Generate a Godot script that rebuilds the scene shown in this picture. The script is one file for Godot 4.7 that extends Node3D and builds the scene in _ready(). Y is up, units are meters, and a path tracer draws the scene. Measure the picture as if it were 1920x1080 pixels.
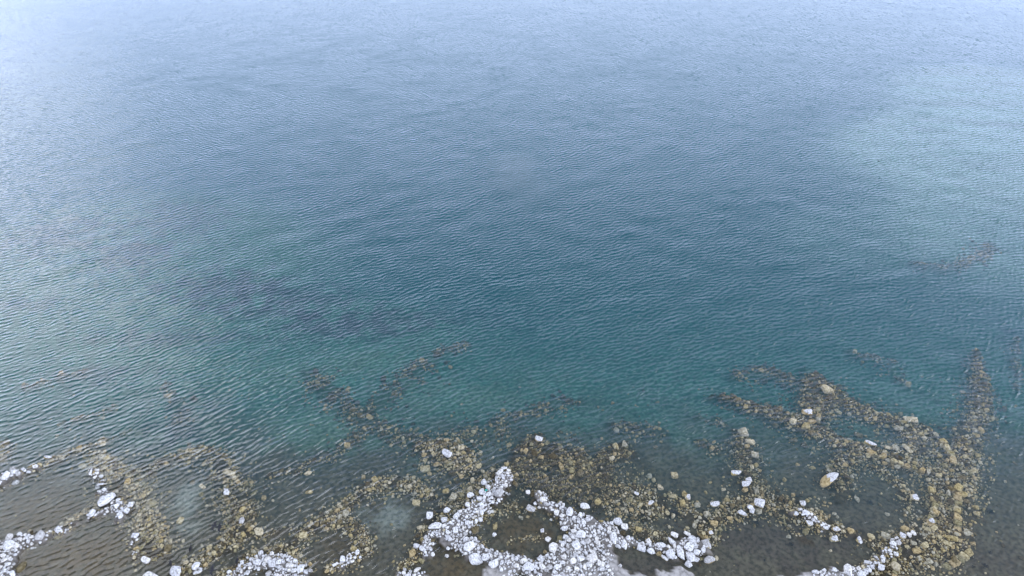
extends Node3D

# A drowned shore seen from the air: x runs along the shore, -z out to open water, y up, the water level is y = 0.
const SUN := Vector3(-0.74, 0.49, -0.46)
const CELL := 0.36
const X0 := -104.0
const F0 := 22.0
const NX := 579
const NF := 301

var rng := RandomNumberGenerator.new()
var wobble := FastNoiseLite.new()
var height := PackedFloat32Array()      # of the bottom, on a grid of CELL metres
var ground0 := PackedFloat32Array()      # the bottom before anything lay on it
var rubble := PackedFloat32Array()      # how far the bottom there is broken stone
var dry := PackedFloat32Array()         # dry sand
var ridges := []
var tongues := []
var blotches := []
var banks := []
var named := []
var stones := []
var cells := {}
var taken := {}
var seen_names := {}

var white_meshes: Array[ArrayMesh] = []
var brown_meshes: Array[ArrayMesh] = []
var block_meshes: Array[ArrayMesh] = []
var white_mats: Array[StandardMaterial3D] = []
var brown_mats: Array[StandardMaterial3D] = []
var brown_tones: Array[Color] = []
var cap_mat: StandardMaterial3D
var pits: NoiseTexture2D
var alike := {}


func _ready() -> void:
	rng.seed = 71
	wobble.seed = 5
	wobble.frequency = 0.12
	wobble.fractal_octaves = 3

	var cam := Camera3D.new()
	cam.name = "camera"
	cam.position = Vector3(0, 75, 0)
	cam.rotation_degrees = Vector3(-38, 0, 0)
	cam.fov = 45.7
	cam.near = 1.0
	cam.far = 6000.0
	cam.current = true
	add_child(cam)

	var sky_mat := PanoramaSkyMaterial.new()
	sky_mat.panorama = hazy_sky()
	var sky := Sky.new()
	sky.sky_material = sky_mat
	var env := Environment.new()
	env.background_mode = Environment.BG_SKY
	env.sky = sky
	env.tonemap_mode = Environment.TONE_MAPPER_LINEAR
	env.tonemap_exposure = 1.03
	env.sdfgi_enabled = true
	env.ssao_enabled = true
	env.ssil_enabled = true
	env.volumetric_fog_enabled = true
	env.volumetric_fog_density = 0.0
	var we := WorldEnvironment.new()
	we.name = "environment"
	we.environment = env
	add_child(we)

	var sun := DirectionalLight3D.new()
	sun.name = "sun"
	sun.light_energy = 0.34
	sun.light_color = Color(1.0, 0.995, 0.985)
	sun.light_angular_distance = 50.0
	sun.shadow_enabled = true
	add_child(sun)
	sun.look_at_from_position(SUN * 100.0, Vector3.ZERO)

	make_materials()
	make_shapes()
	lay_out()
	build_bottom()
	build_water()
	build_stones()
	build_wall_blocks()
	build_weeds()
	build_birds()


# A milky sky: pale and bright towards the horizon, bluer overhead, with a wide veil of glow round the sun.
func hazy_sky() -> ImageTexture:
	var im := Image.create(256, 128, false, Image.FORMAT_RGBAF)
	var veil := FastNoiseLite.new()
	veil.seed = 3
	veil.frequency = 1.1
	veil.fractal_octaves = 3
	var sun_at := SUN.normalized()
	for v in 128:
		var up := (0.5 - (v + 0.5) / 128.0) * PI
		for u in 256:
			var round_ := ((u + 0.5) / 256.0 - 0.5) * TAU
			var d := Vector3(sin(round_) * cos(up), sin(up), -cos(round_) * cos(up))
			var low := 1.0 - smoothstep(0.17, 0.84, clampf(d.y, 0.0, 1.0))
			var c := Vector3(0.21, 0.27, 0.38).lerp(Vector3(1.75, 2.05, 2.9), low)
			var glow := exp(-pow(d.angle_to(sun_at) / 0.50, 2.0))
			c += Vector3(0.98, 1.05, 1.18) * glow * 4.4
			c *= 1.0 + 0.16 * veil.get_noise_3d(d.x * 1.2, d.y * 3.0, d.z * 1.2)
			if up < 0.0:
				c = Vector3(0.25, 0.36, 0.45)
			im.set_pixel(u, v, Color(c.x, c.y, c.z))
	return ImageTexture.create_from_image(im)


# ---------------------------------------------------------------- helpers

func numbered(called: String) -> String:
	var n: int = seen_names.get(called, 0)
	seen_names[called] = n + 1
	return called if n == 0 else "%s_%03d" % [called, n]


func tag(o: Node, label: String, category: String, group := "", kind := "") -> void:
	if label != "":
		o.set_meta("label", label)
	if category != "":
		o.set_meta("category", category)
	if group != "":
		o.set_meta("group", group)
	if kind != "":
		o.set_meta("kind", kind)


func solid(called: String, mesh: Mesh, parent: Node = self) -> MeshInstance3D:
	var o := MeshInstance3D.new()
	o.name = numbered(called) if parent == self else called
	o.mesh = mesh
	parent.add_child(o, true)
	return o


func lin(r: float, g: float, b: float) -> Color:
	return Color(r, g, b).linear_to_srgb()


func noise_texture(seed_: int, freq: float, octaves: int, a: Color, b: Color, c: Color) -> NoiseTexture2D:
	var n := FastNoiseLite.new()
	n.seed = seed_
	n.frequency = freq
	n.fractal_octaves = octaves
	var ramp := Gradient.new()
	ramp.offsets = PackedFloat32Array([0.25, 0.5, 0.78])
	ramp.colors = PackedColorArray([a, b, c])
	var t := NoiseTexture2D.new()
	t.width = 512
	t.height = 512
	t.seamless = true
	t.noise = n
	t.color_ramp = ramp
	return t


func rough_stone(tex: Texture2D, color: Color, scale_: float, bumpy: float) -> StandardMaterial3D:
	var m := StandardMaterial3D.new()
	m.albedo_color = color
	m.albedo_texture = tex
	m.roughness = 0.9
	m.metallic_specular = 0.3
	m.uv1_triplanar = true
	m.uv1_world_triplanar = true
	m.uv1_scale = Vector3.ONE * scale_
	m.heightmap_enabled = true
	m.heightmap_texture = pits
	m.heightmap_scale = bumpy
	return m


func grain(seed_: int, freq: float) -> NoiseTexture2D:
	var n := FastNoiseLite.new()
	n.seed = seed_
	n.noise_type = FastNoiseLite.TYPE_CELLULAR
	n.frequency = freq
	n.fractal_octaves = 3
	var t := NoiseTexture2D.new()
	t.width = 512
	t.height = 512
	t.seamless = true
	t.noise = n
	return t


func make_materials() -> void:
	pits = grain(21, 0.03)
	var chalk := noise_texture(11, 0.02, 5, Color(0.66, 0.64, 0.62), Color(0.93, 0.92, 0.91), Color(1, 1, 1))
	for c in [lin(0.80, 0.80, 0.80), lin(0.75, 0.75, 0.76), lin(0.80, 0.78, 0.745), lin(0.66, 0.66, 0.67), lin(0.54, 0.53, 0.52)]:
		white_mats.append(rough_stone(chalk, c, 0.35, 3.5))
	var crust := noise_texture(12, 0.02, 5, Color(0.66, 0.64, 0.58), Color(0.92, 0.91, 0.88), Color(1, 1, 1))
	brown_tones = [Color(0.42, 0.34, 0.175), Color(0.50, 0.43, 0.27), Color(0.30, 0.265, 0.155), Color(0.56, 0.49, 0.35), Color(0.19, 0.155, 0.09), Color(0.42, 0.39, 0.305), Color(0.10, 0.083, 0.052), Color(0.46, 0.36, 0.20)]
	for c in brown_tones:
		brown_mats.append(rough_stone(crust, c.linear_to_srgb(), 0.28, 1.5))
	cap_mat = white_mats[3]


# ---------------------------------------------------------------- stone shapes

func ball(level: int) -> Array:
	var v: Array[Vector3] = []
	var t := (1.0 + sqrt(5.0)) / 2.0
	for s in [-1.0, 1.0]:
		for r in [-1.0, 1.0]:
			v.append(Vector3(s, r * t, 0).normalized())
			v.append(Vector3(0, s, r * t).normalized())
			v.append(Vector3(r * t, 0, s).normalized())
	var f := []
	var edge := 1.2
	for i in 12:
		for j in range(i + 1, 12):
			for k in range(j + 1, 12):
				if v[i].distance_to(v[j]) < edge and v[j].distance_to(v[k]) < edge and v[i].distance_to(v[k]) < edge:
					f.append([i, j, k] if (v[j] - v[i]).cross(v[k] - v[i]).dot(v[i]) < 0.0 else [i, k, j])
	for n in level:
		var mid := {}
		var g := []
		for tri in f:
			var m := []
			for e in 3:
				var a: int = tri[e]
				var b: int = tri[(e + 1) % 3]
				var key := Vector2i(mini(a, b), maxi(a, b))
				if not mid.has(key):
					mid[key] = v.size()
					v.append(((v[a] + v[b]) / 2.0).normalized())
				m.append(mid[key])
			g.append([tri[0], m[0], m[2]])
			g.append([tri[1], m[1], m[0]])
			g.append([tri[2], m[2], m[1]])
			g.append([m[0], m[1], m[2]])
		f = g
	return [v, f]


func flat_mesh(v: Array[Vector3], f: Array, cap_at := 99.0, up := Vector3.UP) -> ArrayMesh:
	var mesh := ArrayMesh.new()
	for pass_ in 2:
		var p := PackedVector3Array()
		var nn := PackedVector3Array()
		for tri in f:
			var a: Vector3 = v[tri[0]]
			var b: Vector3 = v[tri[1]]
			var c: Vector3 = v[tri[2]]
			var mid := (a + b + c) / 3.0
			if (mid.dot(up) + 0.12 * sin(mid.x * 9.0) * cos(mid.z * 7.0) > cap_at) != (pass_ == 1):
				continue
			var n := (c - a).cross(b - a).normalized()
			p.append(a)
			p.append(b)
			p.append(c)
			for k in 3:
				nn.append(n)
		if p.size() == 0:
			continue
		var arr := []
		arr.resize(Mesh.ARRAY_MAX)
		arr[Mesh.ARRAY_VERTEX] = p
		arr[Mesh.ARRAY_NORMAL] = nn
		mesh.add_surface_from_arrays(Mesh.PRIMITIVE_TRIANGLES, arr)
	return mesh


func stone_points(level: int, cuts: int, lump: float, boxy: float) -> Array:
	var b := ball(level)
	var v: Array[Vector3] = b[0]
	var ph := Vector3(rng.randf() * 50, rng.randf() * 50, rng.randf() * 50)
	var planes := []
	for k in cuts:
		var n := Vector3(rng.randfn(), rng.randfn() * 0.8, rng.randfn()).normalized()
		planes.append([n, rng.randf_range(0.54, 0.86)])
	for i in v.size():
		var p := v[i]
		if boxy > 0.0:
			var q := Vector3(signf(p.x) * pow(absf(p.x), boxy), signf(p.y) * pow(absf(p.y), boxy), signf(p.z) * pow(absf(p.z), boxy))
			p = q.normalized() * lerpf(1.0, 1.0 / maxf(maxf(absf(q.normalized().x), absf(q.normalized().y)), absf(q.normalized().z)), 0.8) * 0.8
		p *= 1.0 + lump * wobble.get_noise_3dv(p * 7.0 + ph) * 2.0
		for pl in planes:
			var d: float = p.dot(pl[0]) - pl[1]
			if d > 0.0:
				p -= pl[0] * d * 0.92
		v[i] = p
	return [v, b[1]]


func make_shapes() -> void:
	for k in 9:
		var s := stone_points(2, 8 + k % 4 if k % 4 else 6, 0.12, 0.6 if k % 4 == 0 else 0.0)
		white_meshes.append(flat_mesh(s[0], s[1]))
	for k in 9:
		var s := stone_points(2, 8 + k % 4 if k % 3 else 5, 0.12, 0.5 if k % 3 == 0 else 0.0)
		brown_meshes.append(flat_mesh(s[0], s[1]))
	for k in 7:
		var s := stone_points(2, 4, 0.07, 0.55)
		block_meshes.append(flat_mesh(s[0], s[1]))


# ---------------------------------------------------------------- the bottom

func base_height(x: float, f: float) -> float:
	var h := slope(x, f)
	for b in banks:
		var d := Vector2((x - b[1]) / b[3], (f - b[2]) / b[4]).length()
		if d < 1.35:
			h = lerpf(h, maxf(h, -1.05 if b[0] == "bank" else -1.4), smoothstep(0.0, 1.0, clampf((1.35 - d) / 0.7, 0.0, 1.0)) * b[5])
	return h


func slope(x: float, f: float) -> float:
	var at := [-400.0, 0.0, 26.0, 36.0, 42.0, 47.0, 55.0, 64.0, 75.0, 87.0, 100.0, 130.0, 200.0, 400.0, 4000.0]
	var hs := [14.0, 3.0, 0.9, 0.05, -0.28, -0.42, -0.85, -1.4, -2.1, -3.0, -3.9, -5.2, -6.5, -9.0, -30.0]
	var h := -30.0
	for i in 14:
		if f < at[i + 1]:
			h = lerpf(hs[i], hs[i + 1], clampf((f - at[i]) / (at[i + 1] - at[i]), 0.0, 1.0))
			break
	return h + 0.12 * wobble.get_noise_2d(x, f) * clampf(-h, 0.2, 2.0)


func ridge(kind: String, top: float, cover: float, size: float, called: String, a: String, b: String, pts: Array) -> void:
	ridges.append({"kind": kind, "top": top, "cover": cover, "size": size, "name": called, "a": a, "b": b, "pts": pts})


func sand_tongue(pts: Array) -> void:
	tongues.append(pts)


func blotch(kind: String, x: float, f: float, rx: float, rf: float, much: float) -> void:
	blotches.append([kind, x, f, rx, rf, much])
	if kind == "bank" or kind == "shelf":
		banks.append([kind, x, f, rx, rf, much])


func place(kind: String, x: float, f: float, w: float, d: float, turn: float, label: String) -> void:
	named.append([kind, x, f, w, d, turn, label])


func stamp(pts: Array, top: float, sand: bool, cover: float) -> void:
	for s in pts.size() - 1:
		var a: Vector3 = pts[s]
		var b: Vector3 = pts[s + 1]
		var r := maxf(a.z, b.z) * 0.5 * 1.6 + 0.8
		var i0 := maxi(0, int((minf(a.x, b.x) - r - X0) / CELL))
		var i1 := mini(NX - 1, int((maxf(a.x, b.x) + r - X0) / CELL) + 1)
		var j0 := maxi(0, int((minf(a.y, b.y) - r - F0) / CELL))
		var j1 := mini(NF - 1, int((maxf(a.y, b.y) + r - F0) / CELL) + 1)
		var pa := Vector2(a.x, a.y)
		var ab := Vector2(b.x, b.y) - pa
		for j in range(j0, j1 + 1):
			for i in range(i0, i1 + 1):
				var p := Vector2(X0 + i * CELL, F0 + j * CELL)
				var t := clampf((p - pa).dot(ab) / maxf(ab.length_squared(), 0.001), 0.0, 1.0)
				var hw := lerpf(a.z, b.z, t) * 0.5
				var d := p.distance_to(pa + ab * t) + 0.9 * wobble.get_noise_2d(p.x * 4.0, p.y * 4.0)
				var k := j * NX + i
				var up := smoothstep(0.0, 1.0, clampf((1.25 - d / maxf(hw, 0.3)) / 0.9, 0.0, 1.0))
				if sand:
					up = smoothstep(0.0, 1.0, clampf((1.5 - d / hw) / 1.2, 0.0, 1.0))
				height[k] = maxf(height[k], lerpf(height[k], maxf(top, ground0[k] + 0.3) if not sand else top, up))
				var part := clampf((1.2 - d / maxf(hw, 0.3)) / 0.4, 0.0, 1.0)
				if sand:
					dry[k] = maxf(dry[k], part)
				else:
					rubble[k] = maxf(rubble[k], part * cover)


func grid(a: PackedFloat32Array, x: float, f: float) -> float:
	var u := (x - X0) / CELL
	var v := (f - F0) / CELL
	if u < 0.0 or v < 0.0 or u >= NX - 1 or v >= NF - 1:
		return NAN
	var i := int(u)
	var j := int(v)
	var k := j * NX + i
	return lerpf(lerpf(a[k], a[k + 1], u - i), lerpf(a[k + NX], a[k + NX + 1], u - i), v - j)


func ground(x: float, f: float) -> float:
	var h := grid(height, x, f)
	return base_height(x, f) if is_nan(h) else h


func lay_out() -> void:
	ridge("white", 0.55, 1, 0.4, "white ridge seaward of the central pool", "seaward tip", "shoreward end", [Vector3(-0.71, 56.55, 1.84), Vector3(-1.32, 54.61, 2.92), Vector3(-2.67, 52.81, 2.87), Vector3(-4.24, 51, 2.82), Vector3(-5.82, 49.17, 3.44), Vector3(-7.16, 47.47, 4.17), Vector3(-7.85, 46.25, 3.47)])
	ridge("white", 0.5, 1, 0.44, "white ridge between central pool and sand", "west end", "east end", [Vector3(-6.95, 46.27, 2.57), Vector3(-5.1, 45.35, 2.55), Vector3(-2.85, 44.45, 1.9), Vector3(-0.63, 43.64, 2.26), Vector3(1.56, 42.83, 2.49), Vector3(3.39, 41.98, 3.09)])
	ridge("white", 0.3, 0.9, 0.33, "low white spur by the brown puddle", "upper end", "lower end", [Vector3(-8.89, 47.78, 1.44), Vector3(-9.95, 46.63, 1.55), Vector3(-10.71, 45.22, 2.04), Vector3(-10, 44.39, 1.39)])
	ridge("white", 0.6, 1, 0.42, "broad white heap east of the central pool", "seaward tip", "shoreward end", [Vector3(3.14, 52.79, 1.09), Vector3(4.06, 51.76, 2.03), Vector3(5.5, 50.67, 2.41), Vector3(7.16, 49.45, 3.05), Vector3(8.63, 47.96, 4.05), Vector3(9.02, 46.37, 4.64), Vector3(7.6, 44.62, 5.07), Vector3(5.94, 43.26, 5), Vector3(4.31, 41.75, 5.29)])
	ridge("white", 0.6, 1, 0.42, "eastern bulge of the broad white heap", "west end", "east end", [Vector3(9.79, 47.82, 3.92), Vector3(11.35, 47.09, 3.76), Vector3(12.38, 46.51, 2.71), Vector3(13.25, 46.23, 1.8)])
	ridge("white", 0.5, 1, 0.38, "white stone edge of the central sand", "upper end", "lower end", [Vector3(11.32, 45, 2.54), Vector3(10.04, 43.64, 1.88), Vector3(10.4, 42.3, 1.61), Vector3(11.69, 41.65, 1.11)])
	ridge("white", 0.35, 0.85, 0.4, "narrow white causeway", "west end", "east end", [Vector3(13.66, 46.32, 1.16), Vector3(15.38, 45.76, 1.15), Vector3(17.13, 45.48, 1.15), Vector3(18.76, 44.92, 1.14), Vector3(19.97, 44.64, 1.52)])
	ridge("white", 0.6, 0.8, 0.5, "boulder cluster ending the white causeway", "west end", "east end", [Vector3(20.23, 45.11, 2.54), Vector3(21.66, 45.25, 3.19), Vector3(22.84, 45.39, 2.17)])
	ridge("white", 0.6, 1, 0.5, "white heap at the far west shore", "west end", "east end", [Vector3(-68.31, 54.42, 2.36), Vector3(-66.57, 55, 2.37), Vector3(-65.55, 56.01, 1.83), Vector3(-64.43, 56.52, 0.85), Vector3(-63.2, 57.13, 0.64)])
	ridge("white", 0.7, 1, 0.48, "big white bank along the west pool", "west end", "east end", [Vector3(-62.02, 43.57, 5.64), Vector3(-60.74, 44.59, 3.92), Vector3(-59.52, 45.77, 2.56), Vector3(-57.99, 46.48, 1.93), Vector3(-56.49, 47.05, 1.04)])
	ridge("white", 0.7, 1, 0.48, "western white bank's lower arm", "upper end", "lower end", [Vector3(-61.17, 44.24, 3.15), Vector3(-59.24, 42.9, 2.49), Vector3(-58.53, 41.26, 2.69)])
	ridge("white", 0.4, 0.95, 0.36, "white stones round the long slab", "upper end", "lower end", [Vector3(-53.12, 53.44, 0.96), Vector3(-51.21, 51.84, 1.09), Vector3(-49.6, 51.3, 2.29), Vector3(-48.51, 50.52, 1.47), Vector3(-48.93, 49.38, 0.93)])
	ridge("white", 0.35, 0.95, 0.36, "white stone tail below the long slab", "east end", "west end", [Vector3(-50.72, 50.77, 1.21), Vector3(-51.77, 50.16, 1.07), Vector3(-52.81, 49.55, 0.66)])
	ridge("white", 0.3, 0.8, 0.34, "white stone string above the long slab", "upper end", "lower end", [Vector3(-56.11, 57, 0.57), Vector3(-54.97, 55.81, 0.98), Vector3(-54, 54.97, 0.84), Vector3(-52.56, 53.98, 0.83)])
	ridge("white", 0.3, 0.6, 0.4, "loose stones between the two west pools", "west end", "east end", [Vector3(-56.42, 47.2, 0.65), Vector3(-55.95, 47.93, 0.79), Vector3(-54.46, 47.57, 0.33), Vector3(-54.05, 48.97, 0.53)])
	ridge("white", 0.3, 0.7, 0.42, "white stones edging the brown pool", "upper end", "lower end", [Vector3(-45.82, 47.2, 0.58), Vector3(-45.84, 45.92, 0.77), Vector3(-44.84, 44.94, 0.64), Vector3(-44.92, 44.39, 0.38)])
	ridge("white", 0.5, 1, 0.36, "white bank at the lower shore", "west end", "east end", [Vector3(-32.87, 41.52, 0.98), Vector3(-31.54, 42.57, 1.61), Vector3(-30.08, 43.5, 2.13), Vector3(-28.07, 43.5, 3.01), Vector3(-26.08, 42.57, 2.48), Vector3(-24.02, 41.78, 1.85)])
	ridge("white", 0.3, 0.95, 0.38, "small white heap on the inner arm", "upper end", "lower end", [Vector3(-18.42, 44.8, 0.51), Vector3(-19.03, 43.98, 1.13), Vector3(-19.96, 43.57, 1.13), Vector3(-20.58, 42.9, 0.56)])
	ridge("white", 0.25, 0.8, 0.32, "white stones by the lower puddle", "west end", "east end", [Vector3(-13.3, 42.06, 0.62), Vector3(-11.73, 41.86, 0.86), Vector3(-9.88, 41.86, 0.62)])
	ridge("white", 0.3, 0.75, 0.42, "scattered stones on the south-east shore", "west end", "east end", [Vector3(34.86, 41.85, 0.49), Vector3(37.12, 42.11, 0.87), Vector3(39.59, 42.11, 0.99), Vector3(42.4, 42.9, 0.62)])
	ridge("white", 0.3, 0.6, 0.42, "white stones on the eastern bank", "west end", "east end", [Vector3(35.47, 50.33, 0.94), Vector3(36.96, 49.8, 1.47), Vector3(37.89, 48.67, 1.05), Vector3(39.27, 47.93, 0.65)])
	ridge("white", 0.3, 0.6, 0.4, "white stones by the sunken wall's foot", "upper end", "lower end", [Vector3(47.38, 47.06, 0.52), Vector3(45.03, 44.94, 0.89), Vector3(43.91, 44.25, 1.39), Vector3(42.45, 43.03, 0.62)])
	ridge("brown", -0.12, 0.8, 0.46, "stony arc closing the west pool", "west end", "east end", [Vector3(-63.89, 56.79, 0.95), Vector3(-62.55, 58.54, 1.45), Vector3(-60.59, 59.8, 1.63), Vector3(-58.53, 61.08, 1.32), Vector3(-56.56, 62.39, 0.75)])
	ridge("brown", -0.2, 0.35, 0.44, "stony arc closing the west pool", "west end", "east end", [Vector3(-56.85, 62.2, 0.83), Vector3(-55.22, 63.54, 0.84), Vector3(-54.35, 64.12, 0.51)])
	ridge("brown", -0.15, 0.8, 0.42, "rubble belt east of the west pool", "upper end", "lower end", [Vector3(-57.71, 60.16, 1.8), Vector3(-54.79, 57.84, 3.53), Vector3(-51.06, 55.1, 3.92), Vector3(-47.87, 52.25, 3.36), Vector3(-45.76, 49.54, 2.98), Vector3(-43.68, 46.6, 3.19), Vector3(-41.72, 44.15, 2.83)])
	ridge("brown", -0.3, 0.75, 0.44, "upper rubble arc round the pale bay", "west end", "east end", [Vector3(-51.6, 55.52, 2.67), Vector3(-49.15, 56.37, 2.69), Vector3(-47.49, 58.37, 2.42), Vector3(-45.12, 59.71, 2.61), Vector3(-42.74, 60.16, 2.78), Vector3(-40.14, 58.99, 2.11)])
	ridge("brown", -0.3, 0.75, 0.42, "rubble belt east of the pale bay", "upper end", "lower end", [Vector3(-40.3, 59.44, 2.28), Vector3(-37.69, 55.94, 3.63), Vector3(-35.37, 53.05, 4), Vector3(-33.83, 50.3, 3.75), Vector3(-33.34, 47.68, 2.93)])
	ridge("brown", -0.12, 0.8, 0.44, "lower rubble arc round the pale bay", "east end", "west end", [Vector3(-33.34, 47.68, 3.22), Vector3(-34.39, 45.89, 2.88), Vector3(-35.78, 44.36, 2.41), Vector3(-37.5, 43, 1.68), Vector3(-39.27, 41.95, 2.08)])
	ridge("brown", -0.3, 0.35, 0.55, "round stone line between the two bays", "west end", "east end", [Vector3(-31.97, 47.46, 1.17), Vector3(-29.97, 47.32, 1.02), Vector3(-27.15, 47.75, 1.17)])
	ridge("brown", -0.12, 0.8, 0.44, "curving bank west of the milky bay", "west end", "east end", [Vector3(-26.3, 46.95, 1.89), Vector3(-24.63, 48.19, 2.21), Vector3(-22.62, 49.54, 2.53), Vector3(-20.99, 51.46, 2.27), Vector3(-19.33, 53.61, 2.47), Vector3(-17.09, 54.77, 2.66), Vector3(-14.69, 55.1, 2.51), Vector3(-12.13, 54.11, 2.02), Vector3(-10.28, 52.81, 1.69)])
	ridge("brown", -0.15, 0.8, 0.38, "inner stone arm in the milky bay", "upper end", "lower end", [Vector3(-22.36, 49.92, 1.5), Vector3(-20.35, 48.79, 1.92), Vector3(-18.57, 47.32, 1.75), Vector3(-17.61, 45.89, 1.58), Vector3(-18.01, 44.49, 1.7), Vector3(-19.77, 43.41, 1.26), Vector3(-21.66, 42.61, 0.98)])
	ridge("brown", -0.45, 0.5, 0.46, "faint rubble north of the milky bay", "west end", "east end", [Vector3(-32.18, 56.37, 0.95), Vector3(-29.5, 56.97, 1.27), Vector3(-26.98, 58.37, 1.77), Vector3(-25.34, 59.8, 1.47)])
	ridge("brown", -0.84, 0.45, 0.46, "dim ridge linking two rubble junctions", "lower end", "upper end", [Vector3(-25.23, 59.26, 1.79), Vector3(-23.59, 61.26, 1.82), Vector3(-21.79, 63.54, 1.68), Vector3(-20.54, 65.1, 1.7)])
	ridge("brown", -0.84, 0.7, 0.44, "rubble junction in mid water", "upper end", "lower end", [Vector3(-24.48, 68.97, 2.29), Vector3(-22.58, 67.11, 2.94), Vector3(-20.42, 65.3, 2.56)])
	ridge("brown", -1.2, 0.55, 0.46, "ridge running out from the rubble junction", "near end", "far end", [Vector3(-24.33, 68.97, 2.64), Vector3(-26.66, 70.79, 3.21), Vector3(-29.26, 73.55, 3.64), Vector3(-31.54, 75.61, 3.14)])
	ridge("brown", -1.62, 0.45, 0.46, "dark ridge pointing to open water", "near end", "far end", [Vector3(-21.05, 68.14, 2.62), Vector3(-19.5, 70.79, 3.03), Vector3(-17.14, 74.12, 3.29), Vector3(-14.25, 77.62, 3.19), Vector3(-11.19, 81.32, 2.51), Vector3(-6.99, 83.5, 1.57)])
	ridge("brown", -0.84, 0.6, 0.46, "ridge joining the white block's mound", "west end", "east end", [Vector3(-20.24, 65.59, 2.57), Vector3(-17.74, 64.12, 2.87), Vector3(-14.55, 62.67, 2.84), Vector3(-11.8, 61.26, 2.97)])
	ridge("brown", -0.1, 0.85, 0.5, "mound carrying the lone white block", "west end", "east end", [Vector3(-12.15, 61.08, 3.63), Vector3(-9.13, 60.16, 5.24), Vector3(-6.85, 58.54, 5.17), Vector3(-5.32, 56.79, 3.5)])
	ridge("brown", -1.08, 0.5, 0.46, "dark ridge seaward of the mound", "west end", "east end", [Vector3(-11.82, 61.45, 1.99), Vector3(-8.23, 62.96, 2.18), Vector3(-4.91, 64.12, 2.54), Vector3(-1.91, 65.89, 2.92), Vector3(1.94, 67.62, 2.78), Vector3(6.3, 69.4, 2.47), Vector3(9.92, 70.46, 1.6)])
	ridge("brown", -0.72, 0.4, 0.5, "dark gap between the two mounds", "west end", "east end", [Vector3(-5.94, 62.2, 2.5), Vector3(-3.01, 63.54, 2.52), Vector3(-0.38, 64.12, 2.03)])
	ridge("brown", -0.12, 0.9, 0.42, "brown rubble skirt of the white ridge", "upper end", "lower end", [Vector3(0, 56.79, 2.4), Vector3(-2.47, 55.94, 2.75), Vector3(-4.5, 53.86, 2.88), Vector3(-6.48, 52.25, 3.01), Vector3(-8.07, 50.68, 3.15), Vector3(-9.68, 49.92, 2.95)])
	ridge("brown", -0.12, 0.9, 0.46, "dark mound north of the central pool", "upper end", "lower end", [Vector3(3.34, 62.2, 3.28), Vector3(2.18, 59.44, 5.29), Vector3(4.72, 59.44, 5.66), Vector3(8.27, 58.37, 5.61), Vector3(10.73, 57.66, 3.35)])
	ridge("brown", -0.12, 0.95, 0.36, "dense dark rubble behind the central pool", "upper end", "lower end", [Vector3(0, 57.84, 3.17), Vector3(1.77, 56.37, 2.76), Vector3(4.18, 54.68, 3.62), Vector3(6.89, 53.45, 3.94), Vector3(10.45, 54.68, 4.53), Vector3(12.42, 56.79, 3.69)])
	ridge("brown", -0.15, 0.9, 0.36, "dark band rising to the orange rock", "lower end", "upper end", [Vector3(8.81, 55.94, 5.5), Vector3(11, 56.79, 4.24), Vector3(13.02, 58.99, 2.82), Vector3(15.02, 60.53, 3.24), Vector3(16.39, 59.8, 2.27)])
	ridge("brown", -1.08, 0.6, 0.46, "pair of faint sunken stone patches", "west end", "east end", [Vector3(14.48, 65.3, 1.88), Vector3(17.12, 65.1, 2.05), Vector3(19.25, 64.12, 2.2), Vector3(21.51, 64.12, 1.86)])
	ridge("brown", -0.12, 0.9, 0.44, "rubble island east of the white heap", "west end", "east end", [Vector3(11.43, 52.01, 3.54), Vector3(14.03, 52.65, 4.98), Vector3(16.36, 52.25, 5.32), Vector3(18.34, 51.85, 3.89), Vector3(17.11, 50.45, 3.14)])
	ridge("brown", -0.15, 0.75, 0.5, "chain north of the boulder cluster", "upper end", "lower end", [Vector3(20.22, 52.81, 1.54), Vector3(22.11, 52.01, 1.83), Vector3(22.56, 49.92, 2.54), Vector3(24.03, 48.41, 2.51), Vector3(23.26, 47.03, 2.62), Vector3(24.91, 46.6, 1.45)])
	ridge("brown", -0.2, 0.6, 0.32, "gravelly shoal behind the causeway", "west end", "east end", [Vector3(14.81, 48.41, 1.62), Vector3(16.94, 47.32, 1.61), Vector3(19.74, 46.6, 1.59)])
	ridge("brown", -0.12, 0.85, 0.44, "long bank edging the eastern pool", "west end", "east end", [Vector3(24.53, 49.16, 2.24), Vector3(27.17, 50.45, 2.62), Vector3(29.89, 51.85, 3), Vector3(32.73, 52.25, 3.55), Vector3(35.2, 51.46, 3.7), Vector3(37.13, 50.14, 3.3), Vector3(38.97, 48.79, 2.75), Vector3(40.62, 47.9, 1.53)])
	ridge("brown", -0.35, 0.85, 0.36, "rubble column north of the eastern pool", "upper end", "lower end", [Vector3(32.01, 64.12, 1.18), Vector3(31.98, 61.73, 2.98), Vector3(31.83, 58.99, 3.24), Vector3(31.71, 55.94, 3.63), Vector3(31.71, 53.45, 3.86)])
	ridge("brown", -1.08, 0.5, 0.42, "dim stones heading the rubble column", "west end", "east end", [Vector3(27.06, 67.11, 1.21), Vector3(29.27, 66.6, 1.21), Vector3(30.94, 65.59, 1.2)])
	ridge("brown", -0.72, 0.5, 0.5, "knot west of the rubble column", "west end", "east end", [Vector3(25.6, 62.01, 1.16), Vector3(27.98, 61.08, 2.14), Vector3(28.68, 60.34, 1.48)])
	ridge("brown", -0.2, 0.5, 0.4, "short chain in the eastern pool", "upper end", "lower end", [Vector3(34.23, 48.41, 0.74), Vector3(34.79, 47.1, 0.66), Vector3(35.54, 46.45, 0.43)])
	ridge("brown", -0.2, 0.6, 0.46, "spur of the eastern rubble bank", "upper end", "lower end", [Vector3(37.98, 48.79, 0.89), Vector3(37.14, 47.32, 0.73), Vector3(36.45, 46.45, 0.58)])
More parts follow.
